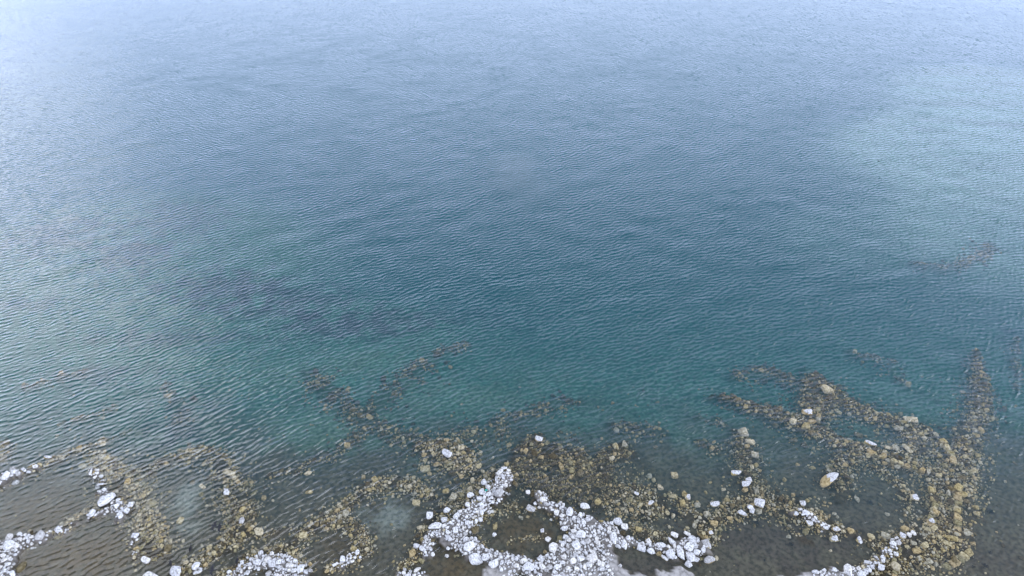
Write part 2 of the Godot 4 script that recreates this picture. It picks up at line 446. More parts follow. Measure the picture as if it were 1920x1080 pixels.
	ridge("brown", -0.25, 0.35, 0.44, "loose stones below the eastern bank", "west end", "east end", [Vector3(40.02, 48.05, 1.03), Vector3(41.7, 47.32, 1.17), Vector3(43.36, 46.6, 1.3)])
	ridge("brown", -1.08, 0.6, 0.46, "dark sunken wall west of the hub", "west end", "east end", [Vector3(34.74, 75.85, 2.22), Vector3(39.14, 76.79, 2.8), Vector3(42.41, 75.26, 2.95), Vector3(45.44, 73.32, 3.09), Vector3(47.23, 71.55, 3.59)])
	ridge("brown", -0.3, 0.9, 0.46, "hub round the square pale block", "upper end", "lower end", [Vector3(46.94, 74.12, 4.57), Vector3(46.83, 71.55, 6.64), Vector3(45.12, 68.97, 5.8), Vector3(43.51, 66.6, 3.8)])
	ridge("brown", -0.35, 0.9, 0.46, "sunken wall from hub to long wall", "west end", "east end", [Vector3(47.56, 70.25, 4.44), Vector3(50.1, 68.66, 4.03), Vector3(52.75, 66.6, 3.11), Vector3(55.64, 65.3, 3.07), Vector3(58.13, 64.12, 2.87), Vector3(59.91, 62.39, 2)])
	ridge("brown", -0.3, 0.85, 0.48, "rubble wall crossing below the hub", "west end", "east end", [Vector3(30.4, 70.79, 1.43), Vector3(32.84, 70.03, 1.95), Vector3(35.53, 68.35, 2.62), Vector3(38.28, 67.11, 3.12), Vector3(41.25, 65.59, 3.94), Vector3(43.61, 63.63, 3.71), Vector3(45.52, 61.73, 2.98), Vector3(47.63, 60.53, 2.95)])
	ridge("brown", -0.25, 0.9, 0.44, "lower wall joining the long wall", "west end", "east end", [Vector3(47.63, 60.53, 3.45), Vector3(50.18, 59.62, 3.58), Vector3(52.76, 58.9, 3.72), Vector3(54.99, 57.49, 3.2), Vector3(56.85, 55.77, 2.68)])
	ridge("brown", -0.3, 0.9, 0.44, "square footing between the cross walls", "upper end", "lower end", [Vector3(56.37, 64.9, 2.55), Vector3(56.1, 62.67, 3.34), Vector3(55.67, 60.8, 3.29), Vector3(54.09, 59.44, 3.58)])
	ridge("brown", -0.4, 0.6, 0.44, "fill beside the long sunken wall", "west end", "east end", [Vector3(57.81, 62.67, 2.51), Vector3(58.9, 60.34, 3.61), Vector3(58.51, 58.1, 3.22)])
	ridge("brown", -0.3, 0.8, 0.44, "neck leading to the tilted boulder", "upper end", "lower end", [Vector3(47.01, 59.89, 3.27), Vector3(44.61, 58.37, 3.22), Vector3(43.18, 56.11, 3.48), Vector3(42.98, 54.11, 3.11), Vector3(42.02, 52.65, 1.53)])
	ridge("brown", -0.2, 0.8, 0.46, "hooked stone line inside the east basin", "upper end", "lower end", [Vector3(48.13, 57.84, 0.96), Vector3(49.61, 56.62, 1.11), Vector3(50.99, 55.27, 1.57), Vector3(50.73, 53.45, 1.85), Vector3(50.46, 52.25, 1.22)])
	ridge("brown", -0.25, 0.5, 0.5, "tail of the hooked stone line", "upper end", "lower end", [Vector3(50.76, 52.01, 0.91), Vector3(49.99, 50.91, 0.75), Vector3(49.16, 49.84, 0.75)])
	ridge("brown", -0.45, 0.85, 0.42, "long sunken wall at the east side", "far end", "near end", [Vector3(75.19, 80.94, 1.35), Vector3(73.25, 77.02, 1.87), Vector3(71.9, 73.32, 3.27), Vector3(69.77, 69.71, 3.36), Vector3(67.62, 66.6, 3.28), Vector3(64.51, 63.63, 3.71), Vector3(62.58, 60.8, 3.95)])
	ridge("brown", -0.2, 0.95, 0.42, "long sunken wall at the east side", "far end", "near end", [Vector3(62.72, 61.08, 3.96), Vector3(61.05, 58.72, 3.72), Vector3(59.05, 56.37, 4.91), Vector3(56.93, 54.27, 4.67), Vector3(55.37, 52.25, 3.67), Vector3(53.99, 50.3, 3.75), Vector3(52.93, 48.41, 3.83), Vector3(51.51, 46.6, 4.06)])
	ridge("brown", -0.2, 0.85, 0.44, "broad foot of the long sunken wall", "east end", "west end", [Vector3(52.13, 46.03, 4.32), Vector3(49.8, 45.18, 3.86), Vector3(47.24, 44.49, 3.13), Vector3(45.21, 43.47, 3.38), Vector3(42.9, 42.47, 3.2), Vector3(41.4, 41.56, 2.76)])
	ridge("brown", -0.2, 0.7, 0.44, "curve leading to the long sunken wall", "west end", "east end", [Vector3(43.41, 45.18, 1.14), Vector3(45.62, 46.6, 1.74), Vector3(47.72, 46.95, 1.31), Vector3(49.86, 48.05, 1.62), Vector3(51.57, 49.16, 1.34)])
	ridge("brown", -0.84, 0.3, 0.5, "strewn stones outside the long wall", "upper end", "lower end", [Vector3(62.11, 56.79, 1.27), Vector3(58.3, 52.25, 1.83), Vector3(58.28, 50.3, 1.5), Vector3(54.36, 46.6, 1.88)])
	ridge("brown", -1.32, 0.4, 0.44, "faint stone strip far east", "upper end", "lower end", [Vector3(84.18, 84.55, 1.38), Vector3(81.37, 80.06, 1.53), Vector3(79.23, 75.85, 1.3), Vector3(77.05, 72.43, 0.9)])
	ridge("brown", -1.32, 0.35, 0.44, "faint stones north of the hub", "west end", "east end", [Vector3(55.08, 81.32, 1.54), Vector3(58, 80.06, 1.91), Vector3(61.03, 79.2, 1.71), Vector3(60.37, 75.85, 1.48), Vector3(60.46, 73.32, 1.27)])
	ridge("brown", -1.2, 0.4, 0.44, "faint stones north of the hub", "west end", "east end", [Vector3(46.72, 77.02, 2.06), Vector3(46.73, 74.69, 2.39)])
	ridge("brown", -1.32, 0.5, 0.5, "faint reef in far east water", "west end", "east end", [Vector3(76.88, 105.85, 1.59), Vector3(83.26, 104.47, 2.02), Vector3(91, 107.62, 2.52), Vector3(94.77, 112.21, 2.35)])
	ridge("brown", -0.35, 0.6, 0.55, "pale streak in the western water", "west end", "east end", [Vector3(-74.28, 72.65, 0.9), Vector3(-72.06, 73.78, 1.09), Vector3(-69.81, 74.92, 1.29), Vector3(-66.69, 76.08, 0.93)])
	ridge("brown", -0.5, 0.45, 0.5, "second pale streak in the western water", "west end", "east end", [Vector3(-65.16, 65.3, 0.85), Vector3(-63.38, 66.3, 1.03), Vector3(-60.41, 67.31, 1.04), Vector3(-58.7, 68.97, 0.7)])
	ridge("brown", -1.08, 0.4, 0.46, "dim stones in the western water", "upper end", "lower end", [Vector3(-53.74, 73.78, 1.09), Vector3(-50.33, 70.25, 1.6), Vector3(-47.94, 67.11, 1.91), Vector3(-47.37, 64.61, 1.7)])
	ridge("brown", -0.3, 0.8, 0.46, "yellowish clump at the far west edge", "upper end", "lower end", [Vector3(-71.26, 61.45, 2.15), Vector3(-70.33, 62.01, 1.16), Vector3(-69.39, 59.89, 1.47), Vector3(-69.86, 58.72, 1.62)])
	ridge("brown", -0.2, 0.7, 0.42, "brown fringe of the far western heap", "west end", "east end", [Vector3(-63.65, 56.37, 1.11), Vector3(-64.44, 55.27, 0.78)])
	ridge("brown", -0.15, 0.8, 0.34, "brown gravel between the west pools", "west end", "east end", [Vector3(-55.92, 47.1, 1.02), Vector3(-54.83, 48.79, 1.48), Vector3(-53.44, 50.68, 1.66), Vector3(-52.16, 52.25, 1.68)])
	ridge("brown", -0.15, 0.85, 0.38, "brown fringe of the lower shore bank", "west end", "east end", [Vector3(-33.93, 41.69, 1.38), Vector3(-32.34, 43.47, 1.41), Vector3(-29.89, 44.77, 1.28), Vector3(-27.17, 45.32, 1.86), Vector3(-25.6, 44.15, 1.13), Vector3(-23.55, 42.14, 1.53)])
	ridge("brown", -0.15, 0.7, 0.36, "brown fringe of the low white spur", "upper end", "lower end", [Vector3(-10.53, 48.41, 1.33), Vector3(-11.44, 45.89, 1.15), Vector3(-11.65, 43.81, 0.99), Vector3(-13.38, 42.61, 0.98)])
	ridge("brown", -0.15, 0.45, 0.34, "brown seaward rim of the central pool", "west end", "east end", [Vector3(-5.26, 48.19, 1.03), Vector3(-3.01, 50.3, 1.35), Vector3(-0.68, 51.46, 1.97), Vector3(2.04, 51.7, 1.67), Vector3(3.37, 50.91, 0.91)])
	ridge("brown", -0.15, 0.2, 0.3, "brown shoreward rim of the central pool", "west end", "east end", [Vector3(-4.55, 46.95, 0.73), Vector3(-3.54, 46.03, 0.58), Vector3(4.55, 46.95, 1.16)])
	sand_tongue([Vector3(-1.53, 40.85, 4.65), Vector3(-1.37, 42.74, 3.86), Vector3(-1.89, 43.81, 2.27)])
	sand_tongue([Vector3(7.08, 41.49, 3.08), Vector3(7.87, 43.81, 2.27), Vector3(7.33, 45.05, 1.91)])
	sand_tongue([Vector3(10.4, 40.85, 5.87), Vector3(11.78, 43.27, 2.13)])
	sand_tongue([Vector3(11.77, 42.14, 2.11), Vector3(13.84, 41.43, 1.85), Vector3(15.61, 40.91, 2.08), Vector3(17.87, 41.56, 2.09), Vector3(19.25, 42.34, 1.37), Vector3(20.36, 41.69, 1.85), Vector3(22.04, 40.91, 1.59)])
	sand_tongue([Vector3(29.31, 40.66, 1.59), Vector3(33.29, 41.62, 1.36), Vector3(37.11, 41.95, 1.36), Vector3(39.99, 41.43, 1.85)])
	blotch("pale", -41.74, 52.77, 2.05, 3.68, 0.75)
	blotch("pale", -39.37, 48.43, 1.71, 1.18, 0.45)
	blotch("pale", -15.32, 49.75, 2.66, 2.58, 0.7)
	blotch("pale", -18.89, 51.08, 1.75, 1.09, 0.35)
	blotch("pale", -26.63, 65.3, 9.13, 4.95, 0.7)
	blotch("pale", -34.74, 76.01, 12.41, 4.68, 0.5)
	blotch("pale", -7.99, 71.48, 15.19, 4.37, 0.6)
	blotch("pale", -22.93, 79.51, 7.64, 3.08, 0.55)
	blotch("pale", 4.17, 77.19, 10.01, 4.76, 0.3)
	blotch("bank", 141.85, 184.31, 40.95, 35.46, 1)
	blotch("bank", 112.82, 151.58, 39.3, 29.39, 1)
	blotch("bank", 103.64, 118.29, 26.71, 23.83, 0.8)
	blotch("bank", 73.48, 118.17, 19.45, 14.05, 0.5)
	blotch("shelf", -74.72, 105.3, 41.73, 31.75, 0.95)
	blotch("shelf", -34.58, 83.37, 28.53, 14.19, 0.75)
	blotch("weed", -73.5, 108.77, 8.94, 6.51, 0.73)
	blotch("weed", -51.87, 97.76, 13.16, 5.68, 0.73)
	blotch("weed", -92.95, 115.53, 11.97, 8.8, 0.73)
	blotch("weed", -70.06, 122.56, 12.46, 8.26, 0.58)
	blotch("weed", -37.85, 95.39, 11.83, 5.05, 0.58)
	blotch("weed", -23.55, 88.77, 12.41, 4.35, 0.58)
	blotch("weed", -44.1, 90.83, 13.78, 2.89, 0.43)
	blotch("weed", -57.24, 84.59, 14.27, 2.38, 0.51)
	blotch("weed", -64.51, 75.89, 9.26, 2.34, 0.51)
	blotch("weed", -30.5, 87.34, 10.05, 3.58, 0.51)
	blotch("weed", -9.23, 91.61, 13.85, 4.08, 0.37)
	blotch("weed", 86.73, 111.38, 14.32, 4.29, 0.43)
	blotch("weed", 85.68, 87.3, 3.32, 2.75, 0.73)
	blotch("weed", -48.52, 66.77, 4.31, 4.67, 0.51)
	blotch("weed", -38.33, 56.82, 5.32, 1.72, 0.29)
	blotch("weed", -86.71, 93.03, 8.11, 2.97, 0.43)
	blotch("brown", -59.37, 51.34, 8.77, 5.45, 1)
	blotch("brown", -50.73, 44.66, 7.61, 4.13, 1)
	blotch("brown", 1.65, 48.92, 3.96, 3.73, 1)
	blotch("brown", -6.22, 42.54, 3.73, 2.64, 1)
	blotch("grey", 31.71, 46.83, 11, 5.02, 1)
	blotch("brown", 11.44, 57.9, 13.59, 5.25, 0.45)
	blotch("brown", 14.09, 56, 4.93, 2.54, 0.6)
	blotch("brown", -20.5, 45.58, 3.84, 2.1, 0.6)
	blotch("grey", 45.87, 51.27, 6.07, 4.67, 0.3)
	blotch("grey", 56.07, 43.88, 7.56, 2.71, 0.6)
	blotch("grey", 15.96, 43.18, 3.75, 2.01, 0.8)
	place("w", -8.83, 59.39, 1.52, 1.14, -30, "big lone white block lying on the round stone mound in mid water")
	place("c", 3.71, 61.92, 1.11, 0.86, -20, "white block with ochre side on the crest of the dark stone mound")
	place("b", 47.43, 71.66, 1.52, 1.51, 5, "square pale block on the rubble hub of the eastern walls")
	place("c", 42.77, 66.9, 1.7, 0.89, -12, "white-topped oblong rock with orange flank below the square block")
	place("b", 41.73, 64.51, 1.21, 1.03, -10, "rounded tan rock just below the white-topped oblong rock")
	place("b", 42.98, 65.3, 1.14, 0.72, -15, "flat tan rock beside the rounded tan rock on the cross wall")
	place("c", 41.64, 55.18, 2.66, 1.25, 30, "long tilted ochre boulder with white upper end in the east basin")
	place("c", 49.51, 61.17, 1.33, 0.77, -30, "rock with white top above the dark upright joint in the cross wall")
	place("b", 49.2, 59.89, 1.09, 1.07, 0, "tan squared rock at the dark upright joint in the cross wall")
	place("s", 54.45, 60.53, 0.66, 1.85, 12, "narrow upright slab standing out of the square stone footing")
	place("s", 57.31, 65.79, 1.99, 1.04, -15, "smooth pale oval slab on the wall north of the square footing")
	place("s", 51.89, 60.71, 1.03, 0.54, 0, "flat pale slab lying alone right of the dark upright joint")
	place("c", 51.59, 52.49, 1.09, 0.86, -15, "biggest orange-topped rock of the hooked stone line")
	place("b", 48.32, 48.12, 0.98, 0.83, -30, "lone ovoid ochre stone in the middle of the east basin floor")
	place("b", 45.55, 47.03, 1.1, 0.82, -30, "oblong ochre stone above the stone curve near the wall foot")
	place("b", 43.7, 46.95, 0.71, 0.82, 0, "ochre stone with blunt top west of the oblong one at the wall foot")
	place("c", 42.07, 46.45, 0.71, 0.88, -10, "two-toned stone, white above and ochre below, alone in the channel")
	place("w", 52.09, 49.05, 0.73, 0.55, -20, "bright white stone lying on the pavement of the long sunken wall")
	place("b", 53.52, 46.74, 1.23, 0.75, -25, "long tan boulder beside the outer foot of the sunken wall")
	place("b", 52.48, 45.96, 1.03, 0.61, -30, "second tan boulder just inside the long one at the wall foot")
	place("b", 58.82, 51.3, 0.88, 0.64, -25, "upper of two tan rocks standing off the sunken wall")
	place("b", 58.4, 50.14, 0.94, 0.7, -30, "lower of two tan rocks standing off the sunken wall")
	place("b", 48.33, 44.91, 1.02, 0.74, -10, "ochre boulder with a dark shadow amid the stony wall foot")
	place("w", 31.42, 51.58, 1.49, 1.06, -30, "big oval white boulder at the tip of the long rubble bank")
	place("w", 30.52, 54.47, 1.04, 0.95, 10, "angular white rock standing in the rubble column")
	place("w", 31.03, 55.06, 0.91, 0.66, 5, "flat white rock just behind the angular white rock")
	place("b", 30.23, 53.86, 0.83, 0.73, 0, "ochre rock tucked below the angular white rock")
	place("c", 29.68, 56.28, 1.27, 0.89, 10, "tan boulder with a small white peak in the rubble column")
	place("b", 32.61, 63.54, 1.28, 1.74, 10, "tall grey boulder at the head of the rubble column")
	place("b", 33.11, 61.82, 1.26, 0.93, -20, "pale twin-humped boulder below the tall grey boulder")
	place("b", 33.11, 59.44, 1.02, 0.91, -10, "grey-green boulder on the east edge of the rubble column")
	place("c", 28.83, 50.14, 1, 0.77, -30, "white rock with grey shade on the west arm of the long rubble bank")
	place("w", 30.08, 50.87, 0.74, 0.63, -30, "small white rock above the white rock with grey shade")
	place("w", 30.16, 50.41, 0.67, 0.63, -20, "white rock touching the small white rock on the bank crest")
	place("c", 25.73, 51.46, 1.29, 0.71, 5, "flat ochre boulder with white fleck north of the stone chain")
	place("b", 25.04, 48.79, 0.92, 0.76, -20, "ochre squared block at the elbow of the stone chain")
	place("b", 20.7, 52.81, 1.37, 0.65, -10, "long ochre boulder at the head of the stone chain")
	place("b", 22.28, 53.21, 0.89, 0.79, 0, "rounded ochre boulder next to the long one at the chain head")
	place("c", 22.55, 52.49, 0.75, 0.72, 0, "white rock at the head of the stone chain")
	place("b", 21.52, 56.11, 0.92, 0.89, 0, "dark olive boulder standing alone seaward of the stone chain")
	place("b", 19.37, 54.27, 0.76, 0.73, 0, "squared tan block on the north-east corner of the rubble island")
	place("c", 16, 53.05, 0.69, 0.5, -20, "white stone in the middle of the rubble island")
	place("c", 17.63, 51.62, 0.81, 0.64, 25, "white stone on the south-east shore of the rubble island")
	place("b", 14.32, 60.8, 0.88, 1.16, 10, "orange rock standing highest in the small eastern stone cluster")
	place("b", 15.57, 61.36, 0.81, 0.93, 0, "rounded grey boulder right of the orange rock")
	place("b", 13.58, 58.81, 0.87, 0.61, 0, "pale flat stone below the orange rock")
	place("b", 15.53, 47.9, 0.92, 0.62, -20, "ochre block alone in the water behind the causeway")
	place("w", 23.37, 45.78, 1.22, 1.28, 0, "largest pitted white boulder at the east end of the boulder cluster")
	place("w", 21.68, 46.28, 0.96, 1.15, -10, "white boulder with steep grey flank at the back of the cluster")
	place("w", 20.05, 44.53, 0.82, 1.73, 5, "tall upright white boulder on the west side of the cluster")
	place("w", 21.08, 45.22, 1.08, 1.2, 0, "broad white boulder in the centre of the cluster")
	place("w", 21.05, 44.19, 1.07, 1.26, 10, "big white boulder leaning on the central one")
	place("w", 20.75, 43.31, 0.87, 0.79, 0, "rounded white boulder at the foot of the cluster")
	place("w", 21.74, 43.85, 0.69, 0.79, 0, "white boulder wedged low on the east side of the cluster")
	place("w", 22.02, 44.6, 0.82, 0.86, -20, "white boulder on the right shoulder of the cluster")
	place("w", 22.78, 44.87, 0.57, 0.8, 0, "narrow white boulder below the largest pitted one")
	place("w", 23.29, 43.78, 1.07, 0.99, 0, "round white boulder standing apart in the eastern pool")
	place("b", 24.22, 44.22, 0.51, 0.6, 0, "small yellow stone touching the round white boulder")
	place("w", 19.77, 47.06, 0.97, 0.75, -25, "white boulder standing alone behind the cluster")
	place("w", 19.28, 46.21, 0.64, 1.15, 35, "oblong white boulder pointing at the cluster from the west")
	place("w", 21.35, 47.21, 0.91, 0.55, -30, "flat white boulder behind the steep-flanked one")
	place("c", 24.32, 47.39, 0.59, 0.62, -20, "white rock among ochre stones behind the largest pitted boulder")
	place("w", 17.89, 45.57, 1.21, 0.74, -10, "broad pale boulder halfway along the white causeway")
	place("w", 16.64, 44.94, 1.02, 0.67, -10, "squared white boulder on the lower edge of the causeway")
	place("w", 15.48, 45.29, 1.08, 0.67, -20, "oval white boulder west of the squared one on the causeway")
	place("w", 13.49, 45.64, 0.7, 1.21, -5, "upright white boulder where the causeway leaves the heap")
	place("w", 18.07, 44.05, 1.07, 0.4, -35, "thin pointed white slab on the sand below the causeway")
	place("w", 13.19, 48.9, 1.32, 0.9, -10, "big white boulder on the crest of the heap's eastern bulge")
	place("w", 13.82, 48.16, 0.92, 0.96, 0, "rounded white boulder beside the big one on the eastern bulge")
	place("w", 12.25, 46.56, 0.84, 1.15, 5, "squared white boulder in the eastern bulge")
	place("w", 9.55, 43.85, 1.38, 1.25, 10, "largest white boulder at the edge of the central sand")
	place("w", 10.35, 43.11, 0.94, 0.65, -25, "white boulder resting on sand right below the largest one")
	place("w", 9.03, 42.97, 0.75, 0.65, 0, "white boulder at the sand's corner left of the resting one")
	place("w", 6.53, 47.86, 0.85, 0.75, 0, "white boulder on the pool side of the broad heap")
	place("w", 8.41, 46.85, 1.23, 1.02, 15, "massive white boulder in the middle of the broad heap")
	place("w", 7.73, 45.5, 1.02, 1.34, 35, "steep white boulder below the massive one in the broad heap")
	place("w", 2.35, 50.72, 1.21, 0.84, -30, "oblong white boulder overhanging the pool's north-east corner")
	place("w", 9.21, 51.03, 1.14, 0.85, -10, "white boulder topping the northern lip of the broad heap")
	place("w", 2.06, 53.17, 0.62, 0.72, 0, "white stone alone in the gap between the two white ridges")
	place("w", 3.71, 47.64, 0.52, 0.48, 0, "white stone awash at the east rim of the central pool")
	place("w", -2.14, 47.06, 0.45, 0.48, 0, "small white stone awash inside the central pool")
	place("b", -2.11, 48.41, 0.66, 0.76, 0, "brown squared stone under the water of the central pool")
	place("w", -3.61, 54.72, 0.83, 0.8, 10, "white boulder on the west flank of the seaward ridge")
	place("w", -5.32, 52.69, 0.82, 0.72, 0, "white stone standing off the west flank of the ridge")
	place("w", -10.3, 49.73, 0.86, 0.98, 0, "outermost white boulder west of the seaward ridge")
	place("w", -8.17, 50.57, 0.94, 0.63, 25, "flat squared white slab west of the seaward ridge")
	place("w", -9.3, 48.23, 1.7, 0.83, 10, "longest white boulder on the west edge of the white heap")
	place("w", -8.39, 49.12, 0.73, 0.9, 30, "white boulder tilted behind the longest one")
	place("w", -11.44, 45.57, 0.7, 0.74, 0, "round white stone at the tip of the low spur")
	place("w", -3.08, 43.98, 0.94, 0.79, 30, "big white stone above the sand tongue")
	place("w", 2.05, 42.77, 1.37, 0.98, -10, "large smooth white boulder on the shore ridge by the sand")
	place("w", -1.06, 56.84, 0.85, 0.52, 0, "flat white stone crowning the seaward tip of the ridge")
	place("w", -51.51, 51.89, 2.3, 1.07, 42, "long white slab, biggest of the western stones")
	place("w", -53.51, 54.39, 1.11, 0.36, 3, "thin bar-shaped white stone above the long slab")
	place("w", -48.28, 51.34, 0.81, 0.64, -25, "white block standing east of the stones round the slab")
	place("w", -48.38, 50.34, 0.87, 0.63, -20, "pointed white stone at the lower right of the slab's stones")
	place("w", -43.2, 43.78, 1.13, 0.86, -15, "big white boulder on the east shore of the brown pool")
	place("w", -41.8, 41.79, 1.54, 0.84, -5, "large white boulder at the lower shore west of the bird")
	place("w", -38.99, 42.31, 1.61, 1.1, -30, "large white boulder with a dark bird on top")
	place("w", -37, 42.97, 1, 0.98, -25, "angular white block east of the bird's boulder")
	place("w", -36.49, 42.25, 0.87, 0.52, 20, "low white stone at the foot of the angular block")
	place("w", -36.38, 42.64, 0.56, 0.39, 0, "white stone tucked beside the angular block")
	place("w", -33.54, 49.05, 0.73, 0.83, 0, "round white stone at the east side of the pale bay")
	place("w", -36.72, 53.09, 0.75, 0.72, 0, "white cube-like stone on the rubble belt east of the pale bay")
	place("w", -36.95, 53.57, 0.62, 0.36, 0, "small white stone behind the cube-like one")
	place("b", -37.58, 56.45, 1.77, 0.74, -20, "long pale boulder at the top of the rubble belt")
	place("b", -36.7, 55.69, 0.63, 0.66, 0, "grey stone touching the long pale boulder")
	place("s", -40.44, 54.35, 1.18, 0.51, -35, "sunken oblong slab alone in the pale bay")
	place("b", -64.53, 57.57, 1, 0.6, 25, "flat buff stone behind the far western white heap")
	place("c", -62.83, 58.81, 0.94, 0.61, 0, "buff stone with white edge on the arc of the west pool")
	place("w", -63.36, 56.92, 0.64, 0.52, 20, "white stone at the end of the far western heap")
	place("w", -66.33, 56.66, 0.85, 1.04, 30, "tall white boulder in the far western heap")
	place("w", -65.61, 56.15, 0.92, 0.81, 0, "rounded white boulder beside the tall one in the far western heap")
	place("b", -26.35, 53.53, 0.9, 0.58, 0, "isolated oval stone in open water north of the milky bay")
	place("b", -27.18, 56.45, 0.92, 0.59, 10, "oval stone below the faint rubble north of the milky bay")
	place("b", -12.23, 51.85, 1.02, 0.86, 0, "biggest flat ochre stone east of the curving bank")
	place("b", -8.63, 53.7, 0.83, 0.8, 0, "ochre stone alone in the water beside the seaward ridge")
	place("b", -25.49, 47.1, 1.04, 0.82, 15, "largest ochre stone at the west end of the curving bank")
	place("b", -11.24, 48.27, 0.99, 0.62, -15, "ochre stone beside the longest white boulder")
	place("b", -11.81, 44.63, 0.83, 0.93, 10, "brown boulder at the tip of the low spur")
	place("w", -28.65, 43.64, 0.82, 0.86, 0, "round white boulder on top of the lower shore bank")
	place("w", -28, 43.11, 0.94, 0.92, 30, "egg-shaped white boulder leaning on the round one")
	place("w", -25.83, 42.91, 1, 0.65, -10, "flat white boulder in the lower shore bank")
	place("w", -24.51, 42.58, 0.87, 1.24, 10, "tall white boulder at the east end of the lower shore bank")
	place("w", -25.25, 42.31, 0.68, 0.58, 0, "white stone between the flat and the tall boulder")
	place("w", -18.44, 44.74, 0.57, 0.67, 20, "white stone at the head of the small heap on the inner arm")
	place("w", -23.48, 42.44, 0.68, 0.39, 0, "low white stone east of the lower shore bank")
	place("w", -11.04, 42.51, 0.74, 0.52, 35, "oblong white stone by the lower puddle")
	place("w", 41.86, 43.44, 0.81, 0.59, -10, "oval white boulder where the south-east shore meets the bank")
	place("w", 41.15, 42.31, 0.68, 0.65, -10, "white boulder on the south-east shore below the oval one")
	place("w", 39.73, 42.64, 0.56, 0.52, 0, "upper white stone of the south-east shore cluster")
	place("w", 37.57, 42.51, 0.5, 0.52, 0, "lone white stone on the sandy south-east corner")
	place("c", 36.77, 48.71, 0.92, 0.76, 0, "largest white stone on the eastern rubble bank")
	place("w", 36.81, 50.11, 0.87, 0.7, -20, "white stone with flat top on the eastern rubble bank")
	place("c", 36.92, 51.54, 0.75, 0.78, 0, "white stone standing back on the eastern rubble bank")
	place("c", 35.56, 50.07, 0.6, 0.84, 0, "upright white stone on the eastern rubble bank")
	place("c", 39.8, 47.83, 0.98, 0.62, -10, "white-topped stone at the east tip of the rubble bank")
	place("c", 38.51, 48.05, 0.72, 0.55, -10, "white stone just west of the tip of the rubble bank")
	place("c", 39.08, 46.6, 1.16, 0.68, 0, "ochre stone with pale top off the tip of the rubble bank")
	place("w", 45.84, 45.78, 0.77, 0.6, -10, "white stone on the stone curve near the wall foot")
	place("c", 47.33, 46.81, 0.78, 0.82, -30, "pointed white stone higher on the stone curve")
	place("w", 48.34, 47.06, 0.58, 0.68, -30, "leaning white stone of the pair on the stone curve")
	place("w", 48.96, 47.28, 0.58, 0.61, -30, "pale tilted stone beside the leaning pair")
	height.resize(NX * NF)
	rubble.resize(NX * NF)
	dry.resize(NX * NF)
	for j in NF:
		for i in NX:
			height[j * NX + i] = base_height(X0 + i * CELL, F0 + j * CELL)
	ground0 = height.duplicate()
	for t in tongues:
		stamp(t, 0.16, true, 1.0)
	for r in ridges:
		var top: float = r.top
		stamp(r.pts, top - 0.25 if r.kind == "brown" else top * 0.55, false, clampf(r.cover * 1.1, 0.0, 1.0))


func axis(from: float, to: float, step: float, grow: Array) -> PackedFloat32Array:
	var out := PackedFloat32Array()
	for g in range(grow.size() - 1, -1, -1):
		out.append(from - grow[g])
	var n := int(round((to - from) / step))
	for i in n + 1:
		out.append(from + i * step)
	for g in grow:
		out.append(to + g)
	return out


func bottom_color(x: float, f: float, h: float) -> Color:
	var c := Color(0.115, 0.10, 0.066).lerp(Color(0.085, 0.195, 0.135), smoothstep(56.0, 76.0, f + 6.0 * wobble.get_noise_2d(x * 0.8, f * 0.8)))  # algae-green seaward, also standing in for red light absorbed by the water
	var n := wobble.get_noise_2d(x * 2.3, f * 2.3)
	var n2 := wobble.get_noise_2d(x * 11.0 + 40.0, f * 11.0)
	for b in blotches:
		if b[0] == "bank" or b[0] == "shelf":
			continue
		var d := Vector2((x - b[1]) / b[3], (f - b[2]) / b[4]).length() + n * 0.9 + n2 * 0.45
		var s: float = clampf((1.15 - d) / 0.8, 0.0, 1.0) * b[5]
		if s <= 0.0:
			continue
		var to := Color(0.30, 0.32, 0.26) if f < 60.0 else Color(0.17, 0.27, 0.17)
		if b[0] == "weed":
			to = Color(0.07, 0.05, 0.07)
		elif b[0] == "brown":
			to = Color(0.12, 0.085, 0.042)
		elif b[0] == "grey":
			to = Color(0.10, 0.082, 0.06)
		c = c.lerp(to, s)
	for b in blotches:
		if b[0] == "bank":
			var d := Vector2((x - b[1]) / b[3], (f - b[2]) / b[4]).length() + n * 0.4 + n2 * 0.1
			c = c.lerp(Color(0.20, 0.33, 0.28), clampf((1.15 - d) / 0.35, 0.0, 1.0) * b[5])
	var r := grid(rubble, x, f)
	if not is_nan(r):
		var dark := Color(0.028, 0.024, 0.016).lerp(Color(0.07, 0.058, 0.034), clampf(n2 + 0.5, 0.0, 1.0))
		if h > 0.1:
			dark = Color(0.22, 0.20, 0.185)  # ground under dry heaps, darkened for the shade in gaps between stones
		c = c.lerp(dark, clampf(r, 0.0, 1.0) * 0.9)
		c = c.lerp(Color(0.43, 0.40, 0.375), grid(dry, x, f) * clampf((h + 0.02) / 0.05, 0.0, 1.0) * (1.0 - 0.6 * r))
	elif f < 34.0:
		c = Color(0.40, 0.365, 0.355)
	var mottle := 1.0 if f > 52.0 else 0.55
	return c * (1.0 + mottle * (0.5 * n2 + 0.3 * n))


